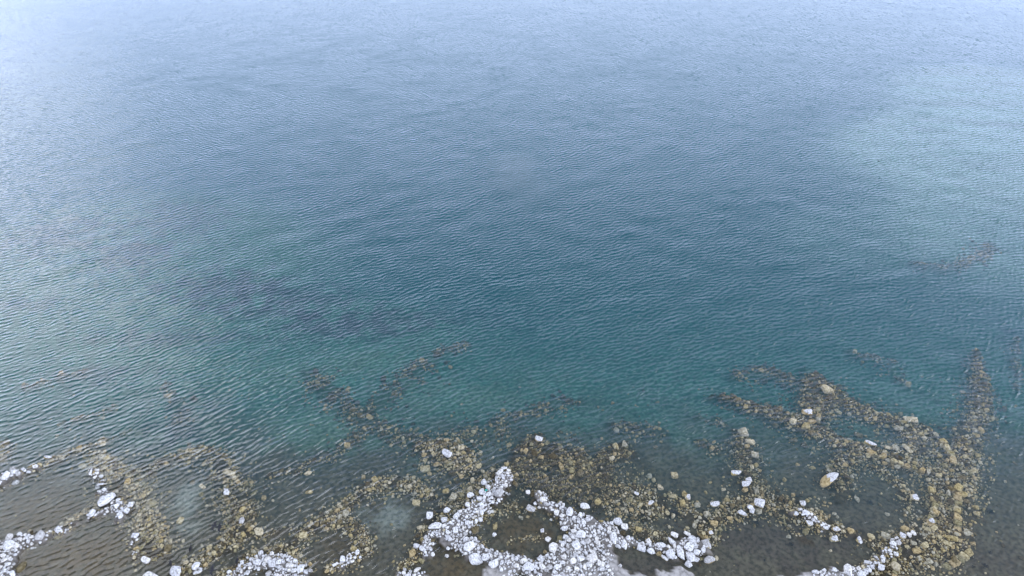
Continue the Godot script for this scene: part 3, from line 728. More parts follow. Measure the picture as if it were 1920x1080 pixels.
func build_bottom() -> void:
	var far := [4.0, 12.0, 24.0, 40.0, 60.0, 85.0, 120.0, 170.0, 260.0, 500.0, 1100.0, 2600.0]
	var xs := axis(X0 + CELL, X0 + (NX - 2) * CELL, CELL, far)
	var fs := PackedFloat32Array([-400.0, -150.0, -40.0, 0.0, 14.0])
	for j in range(1, NF - 1):
		fs.append(F0 + j * CELL)
	var last := fs[fs.size() - 1]
	for g in 60:
		fs.append(last + 1.6 * (g + 1) + 0.05 * g * g)
	for g in [30.0, 120.0, 400.0, 1200.0, 2400.0]:
		fs.append(last + 275.0 + g)
	var p := PackedVector3Array()
	var cc := PackedColorArray()
	for f in fs:
		for x in xs:
			var h := ground(x, f)
			p.append(Vector3(x, h, -f))
			cc.append(bottom_color(x, f, h))
	var o := solid("seabed", sheet(p, cc, PackedVector2Array(), xs.size(), fs.size(), [])[0])
	var m := StandardMaterial3D.new()
	m.vertex_color_use_as_albedo = true
	m.albedo_texture = noise_texture(31, 0.02, 6, Color(0.74, 0.74, 0.74), Color(0.93, 0.93, 0.93), Color(1, 1, 1))
	m.uv1_triplanar = true
	m.uv1_world_triplanar = true
	m.uv1_scale = Vector3.ONE * 0.13
	m.roughness = 0.95
	m.metallic_specular = 0.2
	o.material_override = m
	tag(o, "sandy bottom and wet beach under and beside the water", "", "", "structure")


# Meshes of a grid of points; CLASS says for each cell which mesh it goes to.
func sheet(p: PackedVector3Array, cc: PackedColorArray, uv: PackedVector2Array, nx: int, nf: int, which: Array, normals := PackedVector3Array()) -> Array:
	var index := [PackedInt32Array(), PackedInt32Array(), PackedInt32Array(), PackedInt32Array()]
	for j in nf - 1:
		for i in nx - 1:
			var k := j * nx + i
			var to: PackedInt32Array = index[which[k] if which.size() else 0]
			to.append_array([k, k + nx, k + 1, k + 1, k + nx, k + nx + 1])
			index[which[k] if which.size() else 0] = to
	if normals.is_empty():
		normals.resize(p.size())
		for j in nf:
			for i in nx:
				var k := j * nx + i
				var a := p[j * nx + mini(i + 1, nx - 1)] - p[j * nx + maxi(i - 1, 0)]
				var b := p[mini(j + 1, nf - 1) * nx + i] - p[maxi(j - 1, 0) * nx + i]
				normals[k] = a.cross(b).normalized()
				if normals[k].y < 0.0:
					normals[k] = -normals[k]
	var out := []
	for n in 4:
		if index[n].size() == 0:
			continue
		var arr := []
		arr.resize(Mesh.ARRAY_MAX)
		arr[Mesh.ARRAY_VERTEX] = p
		arr[Mesh.ARRAY_NORMAL] = normals
		if cc.size():
			arr[Mesh.ARRAY_COLOR] = cc
		if uv.size():
			arr[Mesh.ARRAY_TEX_UV] = uv
		arr[Mesh.ARRAY_INDEX] = index[n]
		var mesh: ArrayMesh = ArrayMesh.new() if out.is_empty() else out[0]
		mesh.add_surface_from_arrays(Mesh.PRIMITIVE_TRIANGLES, arr)
		if out.is_empty():
			out.append(mesh)
		out.append(n)
	return out


# ---------------------------------------------------------------- the water

const TILE := 56.0
const TEXELS := 640
const LEAN := -1.0

func ripple_map() -> ImageTexture:
	var r := RandomNumberGenerator.new()
	r.seed = 404
	var kxs := []
	for k in range(-58, 84, 2):
		kxs.append(k + r.randi_range(0, 1))
	var nk := kxs.size()
	var ct := PackedFloat32Array()
	var st := PackedFloat32Array()
	ct.resize(nk * TEXELS)
	st.resize(nk * TEXELS)
	var waves := []
	for i in nk:
		for x in TEXELS:
			var a: float = TAU * fmod(float(kxs[i] * x), TEXELS) / TEXELS
			ct[i * TEXELS + x] = cos(a)
			st[i * TEXELS + x] = sin(a)
		var mine := []
		for n in 9:
			var kz := r.randi_range(8, 105)
			var k := Vector2(kxs[i], kz)
			var turn := wrapf(k.angle() - deg_to_rad(62.0), -PI, PI)
			var length := TILE / k.length()
			var slope := exp(-pow(turn / 0.60, 2.0)) * (exp(-pow(log(length / 1.02) / 0.34, 2.0)) + 0.6 * exp(-pow(log(length / 0.6) / 0.3, 2.0)))
			if slope > 0.02:
				mine.append([kz, slope * r.randf_range(0.4, 1.0) / k.length(), r.randf() * TAU])
		waves.append(mine)
	var h := PackedFloat32Array()
	h.resize(TEXELS * TEXELS)
	var total := 0.0
	for z in TEXELS:
		var row := PackedFloat32Array()
		row.resize(TEXELS)
		for i in nk:
			var cr := 0.0
			var ci := 0.0
			for w in waves[i]:
				var a: float = TAU * w[0] * z / TEXELS + w[2]
				cr += w[1] * cos(a)
				ci += w[1] * sin(a)
			if absf(cr) + absf(ci) < 1e-5:
				continue
			var o := i * TEXELS
			for x in TEXELS:
				row[x] += cr * ct[o + x] - ci * st[o + x]
		for x in TEXELS:
			h[z * TEXELS + x] = row[x]
			total += row[x] * row[x]
	var rms := sqrt(total / (TEXELS * TEXELS))
	for i in h.size():
		var q := h[i] / rms
		h[i] = q + 0.12 * q * q
	# the slopes, of the strength that light wind gives
	var step := TILE / TEXELS
	var sum := 0.0
	var sx := PackedFloat32Array()
	var sz := PackedFloat32Array()
	sx.resize(h.size())
	sz.resize(h.size())
	for z in TEXELS:
		var zu := (z + 1) % TEXELS
		var zd := (z + TEXELS - 1) % TEXELS
		for x in TEXELS:
			var k := z * TEXELS + x
			sx[k] = (h[z * TEXELS + (x + 1) % TEXELS] - h[z * TEXELS + (x + TEXELS - 1) % TEXELS]) / (2.0 * step)
			sz[k] = (h[zu * TEXELS + x] - h[zd * TEXELS + x]) / (2.0 * step)
			sum += sx[k] * sx[k] + sz[k] * sz[k]
	var want := 0.172 / sqrt(sum / h.size())
	var spread := sqrt(sum / h.size()) * 0.9
	var bytes := PackedByteArray()
	bytes.resize(h.size() * 3)
	for k in h.size():
		var face := sz[k] / spread      # the lee sides, towards the shore, are the steeper ones
		var n := Vector3(-sx[k] * want, spread * (face + LEAN * 0.3 * (face * face - 1.0)) * want, 1.0).normalized()
		bytes[k * 3] = int(clampf(n.x * 0.5 + 0.5, 0.0, 1.0) * 255.0 + 0.5)
		bytes[k * 3 + 1] = int(clampf(n.y * 0.5 + 0.5, 0.0, 1.0) * 255.0 + 0.5)
		bytes[k * 3 + 2] = int(clampf(n.z * 0.5 + 0.5, 0.0, 1.0) * 255.0 + 0.5)
	return ImageTexture.create_from_image(Image.create_from_data(TEXELS, TEXELS, false, Image.FORMAT_RGB8, bytes))


func water_material(map: Texture2D, strength: float) -> StandardMaterial3D:
	var m := StandardMaterial3D.new()
	m.transparency = BaseMaterial3D.TRANSPARENCY_ALPHA
	m.albedo_color = Color(0.5, 0.62, 0.65, 0.01)
	m.roughness = 0.06
	m.metallic_specular = 0.5
	m.normal_enabled = true
	m.normal_texture = map
	m.normal_scale = strength
	m.uv1_scale = Vector3(1.0 / TILE, 1.0 / TILE, 1.0)
	return m


func calm(x: float, f: float) -> float:
	var c := 0.0
	for e in [[1.5, 48.9, 5.2, 4.6], [-6.0, 42.0, 4.2, 2.6], [16.0, 42.6, 5.0, 2.2], [31.0, 46.0, 10.0, 4.6], [43.0, 42.0, 6.0, 2.5]]:
		c = maxf(c, 1.25 - Vector2((x - e[0]) / e[2], (f - e[1]) / e[3]).length())
	var lull := 0.42 - 0.5 * Vector2((x - 0.5) / 11.0, (f - 136.0) / 20.0).length()
	lull = maxf(lull, 0.55 - 0.5 * Vector2((x + 30.0) / 9.0, (f - 50.0) / 5.0).length())
	if x < -26.0:
		lull = maxf(lull, clampf((58.0 - f) / 9.0, 0.0, 0.66) * clampf((-26.0 - x) / 8.0, 0.0, 1.0))
	if x > 8.0:
		lull = maxf(lull, clampf((62.0 - f) / 14.0, 0.0, 0.55) * clampf((x - 8.0) / 8.0, 0.0, 1.0))
	return maxf(clampf(c * 3.0, 0.0, 1.0), lull)


func build_water() -> void:
	var far := [4.0, 12.0, 30.0, 80.0, 250.0, 700.0, 1500.0, 2600.0]
	var xs := axis(-260.0, 260.0, 0.8, far)
	var fs := PackedFloat32Array([10.0, 20.0])
	var f0 := 26.0
	while f0 < 430.0:
		fs.append(f0)
		f0 += 0.55 * (1.0 + maxf(0.0, f0 - 40.0) / 110.0)
	for g in far:
		fs.append(f0 + g)
	var r := RandomNumberGenerator.new()
	r.seed = 9
	var ws := []
	for n in 16:
		var length := r.randf_range(2.6, 11.0)
		var dir := Vector2.from_angle(deg_to_rad(117.0 + r.randfn() * 24.0))
		ws.append([dir.x * TAU / length, dir.y * TAU / length, r.randf() * TAU, 0.0065 * length / TAU])
	var p := PackedVector3Array()
	var nn := PackedVector3Array()
	var uv := PackedVector2Array()
	var which := []
	p.resize(xs.size() * fs.size())
	nn.resize(p.size())
	uv.resize(p.size())
	which.resize(p.size())
	var k := 0
	for f in fs:
		for x in xs:
			var y := 0.0
			var dx := 0.0
			var df := 0.0
			var c := calm(x, f) if f < 180.0 else 0.0
			var gust := clampf(1.0 + 0.9 * wobble.get_noise_2d(x * 0.22, f * 0.35), 0.35, 1.6) * (1.0 - 0.85 * c) * lerpf(1.0, 0.35, smoothstep(90.0, 220.0, f))
			if f < 425.0 and absf(x) < 256.0:
				for w in ws:
					var a: float = w[0] * x + w[1] * f + w[2]
					y += w[3] * sin(a)
					var ca: float = w[3] * cos(a)
					dx += ca * w[0]
					df += ca * w[1]
			p[k] = Vector3(x, y * gust, -f)
			nn[k] = Vector3(-dx * gust, 1.0, df * gust).normalized()
			uv[k] = Vector2(x, -f)
			var rough := lerpf(1.0, 0.62, smoothstep(110.0, 230.0, f)) * (1.0 - 0.88 * c) + 0.10 * (r.randf() - 0.5) + 0.34 * wobble.get_noise_2d(x * 0.28, f * 0.4) * (1.0 - c)
			which[k] = 0 if rough > 0.86 else (1 if rough > 0.62 else (2 if rough > 0.3 else 3))
			k += 1
	var made := sheet(p, PackedColorArray(), uv, xs.size(), fs.size(), which, nn)
	var o := solid("water", made[0])
	var map := ripple_map()
	var mats := [water_material(map, 1.0), water_material(map, 0.75), water_material(map, 0.42), water_material(map, 0.12)]
	for s in made.size() - 1:
		o.set_surface_override_material(s, mats[made[s + 1]])
	tag(o, "wind-rippled sea water, blue far out and green over the shallows", "", "", "structure")
	var murk := FogVolume.new()
	murk.name = "murk"
	murk.shape = RenderingServer.FOG_VOLUME_SHAPE_BOX
	murk.size = Vector3(6000, 40, 4300)
	murk.position = Vector3(0, -20.12, -2000)
	var fm := FogMaterial.new()
	fm.density = 0.165
	fm.albedo = lin(0.006, 0.265, 0.34)
	murk.material = fm
	o.add_child(murk)
	var pm := FogMaterial.new()
	pm.density = 0.055
	pm.albedo = lin(0.48, 0.66, 0.72)
	for n in 8:
		var plume := FogVolume.new()
		plume.name = "silt_plume"
		plume.shape = RenderingServer.FOG_VOLUME_SHAPE_ELLIPSOID
		plume.size = Vector3(r.randf_range(7, 15), r.randf_range(1.2, 1.7), r.randf_range(9, 20))
		plume.position = Vector3(-0.5 + r.randfn() * 3.2, -1.0, -137.0 + r.randfn() * 7.0)
		plume.material = pm
		o.add_child(plume, true)


# ---------------------------------------------------------------- stones

func near_free(x: float, f: float, r: float, tight: float) -> bool:
	var ci := int(floor(x / 1.2))
	var cj := int(floor(f / 1.2))
	for j in range(cj - 2, cj + 3):
		for i in range(ci - 2, ci + 3):
			var list = taken.get(Vector2i(i, j))
			if list == null:
				continue
			for q: Vector3 in list:
				var m := (r + q.z) * tight
				if (q.x - x) * (q.x - x) + (q.y - f) * (q.y - f) < m * m:
					return false
	return true


func take(x: float, f: float, r: float) -> void:
	var key := Vector2i(int(floor(x / 1.2)), int(floor(f / 1.2)))
	if not taken.has(key):
		taken[key] = []
	taken[key].append(Vector3(x, f, r))


func scatter(ri: int) -> void:
	var r: Dictionary = ridges[ri]
	var pts: Array = r.pts
	var white: bool = r.kind == "white"
	var lens := []
	var area := 0.0
	var long := 0.0
	for s in pts.size() - 1:
		var d := Vector2(pts[s].x - pts[s + 1].x, pts[s].y - pts[s + 1].y).length()
		lens.append(d)
		long += d
		area += d * (pts[s].z + pts[s + 1].z) * 0.5
	var layers := [[1.8 if white else 1.6, 0.10, 0.93], [1.1, 0.6, 0.86], [0.66, 1.0 if white else 2.3, 0.80]]
	var dark: bool = r.name.begins_with("dark") or r.name.begins_with("dense")
	for layer in layers:
		var mean: float = r.size * layer[0] * (1.1 if white else 0.74)
		if white and layer[0] < 0.7:
			mean *= 0.9
		var count := int(r.cover * layer[1] * area / (0.785 * mean * mean) * (1.35 if white else 1.75))
		for n in count:
			var s := 0
			var at := rng.randf() * area
			for q in lens.size():
				var piece: float = lens[q] * (pts[q].z + pts[q + 1].z) * 0.5
				s = q
				if at < piece:
					break
				at -= piece
			var t := rng.randf()
			var a: Vector3 = pts[s]
			var b: Vector3 = pts[s + 1]
			var c := a.lerp(b, t)
			var side := rng.randfn() * 0.30 if r.cover < 0.75 else rng.randf_range(-0.53, 0.53)
			if rng.randf() < (0.10 if white else 0.17):
				side *= rng.randf_range(1.1, 1.5 if white else 2.3)
			var across := Vector2(b.y - a.y, a.x - b.x).normalized()
			var x := c.x + across.x * side * c.z + rng.randfn() * 0.12
			var f := c.y + across.y * side * c.z + rng.randfn() * 0.12
			var d := clampf(mean * exp(rng.randfn() * 0.42), 0.14, 1.35 if white else 1.1)
			if not white and wobble.get_noise_2d(x * 2.6 + 90.0, f * 2.6) < lerpf(-0.02, -0.36, clampf((r.cover - 0.4) * 2.0, 0.0, 1.0)):
				continue
			if not near_free(x, f, d * 0.5, layer[2]):
				continue
			take(x, f, d * 0.5)
			var size := Vector3(d * rng.randf_range(0.9, 1.3), d * rng.randf_range(0.55, 0.85), d * rng.randf_range(0.75, 1.0))
			var h := ground(x, f)
			var chalky := white and (h + size.y * 0.35 > 0.03 or rng.randf() < 0.3)      # stones that the water reaches are stained brown
			stones.append({"white": chalky, "x": x, "f": f, "y": h + size.y * 0.22, "size": size, "turn": rng.randf() * TAU, "ridge": ri, "t": (float(s) + t) / lens.size(), "side": side, "across": across.y, "dark": dark or (white and not chalky) or (r.top < -0.28 and rng.randf() < (0.9 if r.top < -0.55 or f > 68.0 else 0.5)),
				"tone": rng.randi_range(0, 7), "shape": rng.randi_range(0, 8), "tilt": Vector2(rng.randfn(), rng.randfn()) * 0.16})


# Single stones lying about on the floor of the pools and bays.
func strays() -> void:
	ridges.append({"kind": "brown", "name": "open floor of the pools"})
	for n in 3600:
		var f := 41.0 + 36.0 * pow(rng.randf(), 1.3)
		var x := rng.randf_range(-0.78, 0.78) * (f + 34.0)
		var crowd := wobble.get_noise_2d(x * 1.6 + 300.0, f * 1.6) + (1.0 if grid(dry, x, f) > 0.25 else 0.0)
		if crowd < rng.randf_range(-0.05, 0.5) or (calm(x, f) > 0.6 and rng.randf() < 0.9):
			continue
		var d := clampf(0.24 * exp(rng.randfn() * 0.45), 0.1, 0.9)
		var h := ground(x, f)
		if grid(dry, x, f) > 0.25 and h > -0.1 and h < 0.5:
			var e := clampf(0.15 * exp(rng.randfn() * 0.4), 0.07, 0.4)
			if near_free(x, f, e * 0.5, 0.9):
				stones.append({"white": true, "loose": true, "x": x, "f": f, "y": h + e * 0.2, "size": Vector3(e * 1.1, e * 0.7, e), "turn": rng.randf() * TAU, "ridge": ridges.size() - 1, "t": 0.5, "side": 0.0, "across": 1.0, "dark": false,
					"tone": rng.randi_range(0, 7), "shape": rng.randi_range(0, 8), "tilt": Vector2.ZERO})
			continue
		if h > -0.05 or not near_free(x, f, d * 0.5, 0.9):
			continue
		take(x, f, d * 0.5)
		var size := Vector3(d * rng.randf_range(0.9, 1.3), d * rng.randf_range(0.5, 0.8), d * rng.randf_range(0.75, 1.0))
		stones.append({"white": false, "loose": true, "x": x, "f": f, "y": h + size.y * 0.15, "size": size, "turn": rng.randf() * TAU, "ridge": ridges.size() - 1, "t": 0.5, "side": 0.0, "across": 1.0, "dark": rng.randf() < 0.4,
			"tone": rng.randi_range(0, 7), "shape": rng.randi_range(0, 8), "tilt": Vector2(rng.randfn(), rng.randfn()) * 0.16})


func put(o: Node3D, s: Dictionary) -> void:
	o.transform = pose(s)


func pose(s: Dictionary) -> Transform3D:
	var basis_ := Basis(Vector3.UP, s.turn) * Basis(Vector3.RIGHT, s.tilt.x) * Basis(Vector3.BACK, s.tilt.y)
	return Transform3D(basis_.scaled_local(s.size * 0.58), Vector3(s.x, s.y, -s.f))


func capped(shape: int, at: float, up := Vector3.UP) -> ArrayMesh:
	var keep := rng.state
	rng.seed = 900 + shape
	var s := stone_points(2, 8, 0.12, 0.45 if shape % 2 == 0 else 0.0)
	rng.state = keep
	return flat_mesh(s[0], s[1], at, up)


func tone_of(s: Dictionary) -> int:
	var t: int = s.tone
	if s.dark and t in [1, 3, 5]:
		t = 6 if t != 3 else 4
	return t


func build_stones() -> void:
	# the stones that the eye picks out singly
	var n_white := 0
	var n_brown := 0
	for n in named:
		take(n[1], n[2], (n[3] + n[4]) * 0.23)
	for n in named:
		var kind: String = n[0]
		var w: float = n[3]
		var d: float = n[4]
		var tall := clampf(minf(w, d) * 0.72, 0.2, 1.3)
		var h := ground(n[1], n[2])
		var y := h + tall * 0.25
		if kind == "w":
			y = maxf(y, 0.10)
		elif kind == "c":
			y = maxf(y, -0.02)
		elif kind == "b":
			y = minf(maxf(y, -0.35), 0.0) if n[2] < 75.0 else maxf(y, -0.3)
		elif kind == "s":
			tall *= 0.5
			y = -0.32
		var s := {"x": n[1], "f": n[2], "y": y, "size": Vector3(w, tall, d) * 1.02, "turn": deg_to_rad(n[5]), "tilt": Vector2(rng.randfn(), rng.randfn()) * 0.08}
		var mesh: Mesh
		var at := rng.randi_range(0, 8)
		var box: bool = n[6].contains("block") or n[6].contains("slab") or n[6].contains("squared") or n[6].contains("cube") or n[6].contains("oblong")
		var wet: bool = kind == "w" and h < 0.0
		if kind == "c" or wet:
			mesh = capped(at + (0 if box else 1) if at % 2 == 1 else at + (1 if not box else 0), 0.30 if kind == "c" else -0.05 - 0.25 * rng.randf(), Vector3(0.85, 0.5, 0.0).normalized() if n[6].contains("white upper end") else (Vector3(0.25, 0.95, 0.15) if kind == "c" else Vector3.UP))
		elif box:
			mesh = block_meshes[at % 7]
		else:
			mesh = white_meshes[at] if kind == "w" else brown_meshes[at]
		var o := solid("white_boulder" if kind == "w" else ("slab" if kind == "s" else "boulder"), mesh)
		put(o, s)
		if mesh.get_surface_count() == 2:
			o.set_surface_override_material(0, brown_mats[[0, 1, 7, 3][at % 4]])
			o.set_surface_override_material(1, cap_mat if kind == "c" else white_mats[[3, 1, 4, 2, 3][at % 5]])
		else:
			o.material_override = white_mats[[0, 0, 1, 2, 3][at % 5]] if kind == "w" else brown_mats[[1, 3, 0, 7, 5][at % 5]]
			if n[6].contains("pale") or n[6].contains("grey"):
				o.material_override = brown_mats[3 if n[6].contains("pale") else 5] if kind != "w" else white_mats[3]
		tag(o, n[6], "slab" if kind == "s" else "boulder")
		if kind == "w":
			n_white += 1
		else:
			n_brown += 1
	for ri in ridges.size():
		scatter(ri)
	strays()
	for s in stones:
		var far := Vector3(s.x, 75.0, s.f).length()
		s.shows = sqrt(s.size.x * s.size.z) / far * (1.0 if s.y > -0.6 else 0.6)
		if s.has("loose"):
			s.shows = 1e-6
		if absf(s.x) > 0.745 * s.f * 0.79 + 27.0 or s.f < 41.6:
			s.shows = 0.0
	stones.sort_custom(func(a, b): return a.shows > b.shows)
	var rest_white := []
	var rest_brown := []
	for s in stones:
		if s.shows == 0.0 and (s.f < 38.0 or absf(s.x) > 0.72 * s.f + 45.0):
			continue
		if s.white and n_white < 300:
			n_white += 1
			single(s)
		elif not s.white and n_brown < 300:
			n_brown += 1
			single(s)
		elif s.white:
			rest_white.append(s)
		else:
			rest_brown.append(s)
	rank_alike()
	mass("white_rubble", rest_white, true, "smaller white weathered stones heaped along the shore between the pools")
	mass("brown_rubble", rest_brown, false, "smaller brown and grey stones of the drowned rubble banks")


func single(s: Dictionary) -> void:
	var r: Dictionary = ridges[s.ridge]
	var o := solid("white_stone" if s.white else "brown_stone", (white_meshes if s.white else brown_meshes)[s.shape])
	put(o, s)
	var tone := tone_of(s)
	o.material_override = white_mats[tone % 5] if s.white else brown_mats[tone]
	var shape := "rounded"
	if s.size.x / s.size.z > 1.4:
		shape = "oblong"
	elif s.size.y / s.size.x < 0.52:
		shape = "flat"
	elif s.shape % 2 == 0:
		shape = "angular"
	var where: String = r.a if s.t < 0.3 else (r.b if s.t > 0.7 else "middle")
	var flank := "" if absf(s.side) < 0.2 else ("seaward " if s.side * s.across > 0.0 else "shoreward ")
	var hue: String = ["white", "white", "cream", "pale grey", "grey"][tone % 5] if s.white else ["ochre", "tan", "olive", "buff", "brown", "grey", "dark", "rust"][tone]
	var big: String = "big " if s.size.x > 1.0 else ("small " if s.size.x < 0.62 else "")
	var whose: String = ("" if r.name.contains("'s ") else "the ") + r.name
	var label := "%s%s %s stone, %s%s of %s" % [big, shape, hue, flank, where, whose]
	if label.get_slice_count(" ") > 16:
		label = "%s %s stone, %s%s of %s" % [shape, hue, flank, where, whose]
	if label.get_slice_count(" ") > 16:
		label = "%s %s stone, %s of %s" % [shape, hue, where, whose]
	tag(o, label, "stone", "stones of the " + r.name)
	if not alike.has(label):
		alike[label] = []
	alike[label].append(o)


# Stones that would share a label are told apart by size; they come largest first.
func rank_alike() -> void:
	for label: String in alike:
		var list: Array = alike[label]
		if list.size() < 2:
			continue
		for k in list.size():
			var rank: String = (["larger ", "smaller "] if list.size() == 2 else ["largest ", "second largest ", "third largest ", "fourth largest ", "fifth largest ", "sixth largest ", "seventh largest ", "eighth largest "])[mini(k, 7 if list.size() > 2 else 1)]
			var said := rank + label.replace("big ", "").replace("small ", "")
			if said.get_slice_count(" ") > 16:
				said = said.replace(" the ", " ")
			list[k].set_meta("label", said)


func mass(called: String, list: Array, white: bool, label: String) -> void:
	var root := Node3D.new()
	root.name = called
	add_child(root)
	tag(root, label, "rubble", "", "stuff")
	var m := StandardMaterial3D.new()
	var src: StandardMaterial3D = white_mats[0] if white else brown_mats[0]
	m.albedo_texture = src.albedo_texture
	m.vertex_color_use_as_albedo = true
	m.roughness = 0.92
	m.metallic_specular = 0.3
	m.uv1_triplanar = true
	m.uv1_world_triplanar = true
	m.uv1_scale = src.uv1_scale
	for shape in 9:
		var mine := list.filter(func(s): return s.shape == shape)
		if mine.is_empty():
			continue
		var mm := MultiMesh.new()
		mm.transform_format = MultiMesh.TRANSFORM_3D
		mm.use_colors = true
		mm.mesh = (white_meshes if white else brown_meshes)[shape]
		mm.instance_count = mine.size()
		for i in mine.size():
			mm.set_instance_transform(i, pose(mine[i]))
			var c: Color = white_mats[mine[i].tone % 5].albedo_color.srgb_to_linear() if white else brown_tones[tone_of(mine[i])]
			mm.set_instance_color(i, c)
		var o := MultiMeshInstance3D.new()
		o.name = "stone_layer" if shape == 0 else "stone_layer_%03d" % shape
		o.multimesh = mm
		o.material_override = m
		o.set_meta("kind", "stuff")
		root.add_child(o)


func build_wall_blocks() -> void:
	var wall := Node3D.new()
	wall.name = "sunken_wall"
	add_child(wall)
	tag(wall, "long drowned wall of squared facing blocks at the east side", "wall", "", "thing")
	for side in [
			[Vector2(54.9, 55.2), Vector2(54.2, 52.6), Vector2(53.5, 50.8), Vector2(52.2, 49.2), Vector2(50.9, 47.6), Vector2(50.0, 46.2)],
			[Vector2(58.8, 55.4), Vector2(57.3, 52.8), Vector2(56.3, 50.9), Vector2(55.5, 49.2), Vector2(54.6, 47.6), Vector2(54.0, 46.2)],
			[Vector2(59.9, 62.2), Vector2(60.0, 60.0), Vector2(59.5, 57.5)],
			[Vector2(55.2, 45.2), Vector2(53.6, 44.3), Vector2(52.2, 43.6), Vector2(50.6, 42.9)]]:
		course(wall, side, 0.95)
	var foot := Node3D.new()
	foot.name = "sunken_wall_001"
	add_child(foot)
	tag(foot, "straight row of small squared blocks facing the cross wall over the east basin", "wall", "", "thing")
	course(foot, [Vector2(49.4, 59.6), Vector2(52.0, 58.1), Vector2(54.6, 56.9), Vector2(56.6, 56.0)], 0.72)


func course(parent: Node3D, line: Array, size: float) -> void:
	for s in line.size() - 1:
		var a: Vector2 = line[s]
		var b: Vector2 = line[s + 1]
		var along := 0.0
		while along < a.distance_to(b):
			var w := size * rng.randf_range(0.65, 1.25)
			var c := a + (b - a).normalized() * (along + w * 0.5)
			along += w * 1.14
			if rng.randf() < 0.12:
				continue
			var o := solid("block", block_meshes[rng.randi_range(0, 6)], parent)
			var turn: float = (b - a).angle() + rng.randfn() * 0.07
			put(o, {"x": c.x, "f": c.y, "y": -0.30 + rng.randfn() * 0.07, "size": Vector3(w, 0.6, size * rng.randf_range(0.8, 1.1)) * 1.08, "turn": turn + rng.randfn() * 0.1, "tilt": Vector2(rng.randfn(), rng.randfn()) * 0.08})
			o.material_override = brown_mats[[1, 0, 5, 2, 7][rng.randi_range(0, 4)]]


# ---------------------------------------------------------------- small things

func weed_clump(x: float, f: float, size: float) -> void:
	var st := SurfaceTool.new()
	st.begin(Mesh.PRIMITIVE_TRIANGLES)
	for k in 34:
		var a := rng.randf() * TAU
		var r := size * sqrt(rng.randf()) * 0.5
		var foot := Vector3(cos(a) * r, 0, sin(a) * r)
		var tip := foot + Vector3(cos(a) * size * 0.35 + rng.randfn() * 0.06, size * rng.randf_range(0.2, 0.5), sin(a) * size * 0.35 + rng.randfn() * 0.06)
		var side := Vector3(-sin(a), 0, cos(a)) * size * 0.09
		var mid := (foot + tip) * 0.5 + Vector3.UP * size * 0.12
		for q in [[foot - side * 0.5, mid - side, mid + side], [foot - side * 0.5, mid + side, foot + side * 0.5], [mid - side, tip, mid + side]]:
			for v in q:
				st.add_vertex(v)
	st.generate_normals()
	var o := solid("seaweed_clump", st.commit())
	var m := StandardMaterial3D.new()
	m.albedo_color = lin(0.012, 0.012, 0.010)
	m.cull_mode = BaseMaterial3D.CULL_DISABLED
	m.roughness = 0.7
	o.material_override = m
	o.position = Vector3(x, minf(ground(x, f), -0.12), -f)
	var nth: int = seen_names["seaweed_clump"]
	tag(o, ["dark weed clump in the middle of the east pool", "dark weed clump on the floor of the round east basin", "dark weed clump off the outer side of the sunken wall", "upper of two dark weed clumps below the wall foot", "lower of two dark weed clumps below the wall foot", "dark weed clump under the stony wall foot", "single dark weed speck in the far south-east water", "western of the pair of weed specks in the south-east", "eastern of the pair of weed specks in the south-east", "dark weed patch near the tip of the rubble bank in the east pool", "broad dark weed patch beside the rubble island", "tiny weed speck near the sandy shore of the east pool"][(nth - 1) % 12], "seaweed", "dark weed clumps on the bottom")


func build_weeds() -> void:
	weed_clump(33.66, 46.03, 0.45)
	weed_clump(45.86, 52.17, 0.48)
	weed_clump(60.5, 50.68, 0.61)
	weed_clump(51.81, 44.36, 0.51)
	weed_clump(51.43, 43.61, 0.44)
	weed_clump(47.31, 43.68, 0.57)
	weed_clump(57.21, 44.98, 0.32)
	weed_clump(54.16, 43.07, 0.31)
	weed_clump(55.61, 43.2, 0.44)
	weed_clump(30.43, 48.94, 0.53)
	weed_clump(20.16, 50.3, 0.94)
	weed_clump(29.9, 43.95, 0.19)
	pass


func tube(st: SurfaceTool, centres: Array, across: Vector3, up: Vector3, radii: Array) -> void:
	var n := 10
	var rings := []
	for i in centres.size():
		var ring := []
		for k in n:
			var a := TAU * k / n
			ring.append(centres[i] + across * cos(a) * radii[i].x + up * sin(a) * radii[i].y)
		rings.append(ring)
	for i in rings.size() - 1:
		for k in n:
			var q := (k + 1) % n
			for v in [rings[i][k], rings[i + 1][k], rings[i + 1][q], rings[i][k], rings[i + 1][q], rings[i][q]]:
				st.add_vertex(v)


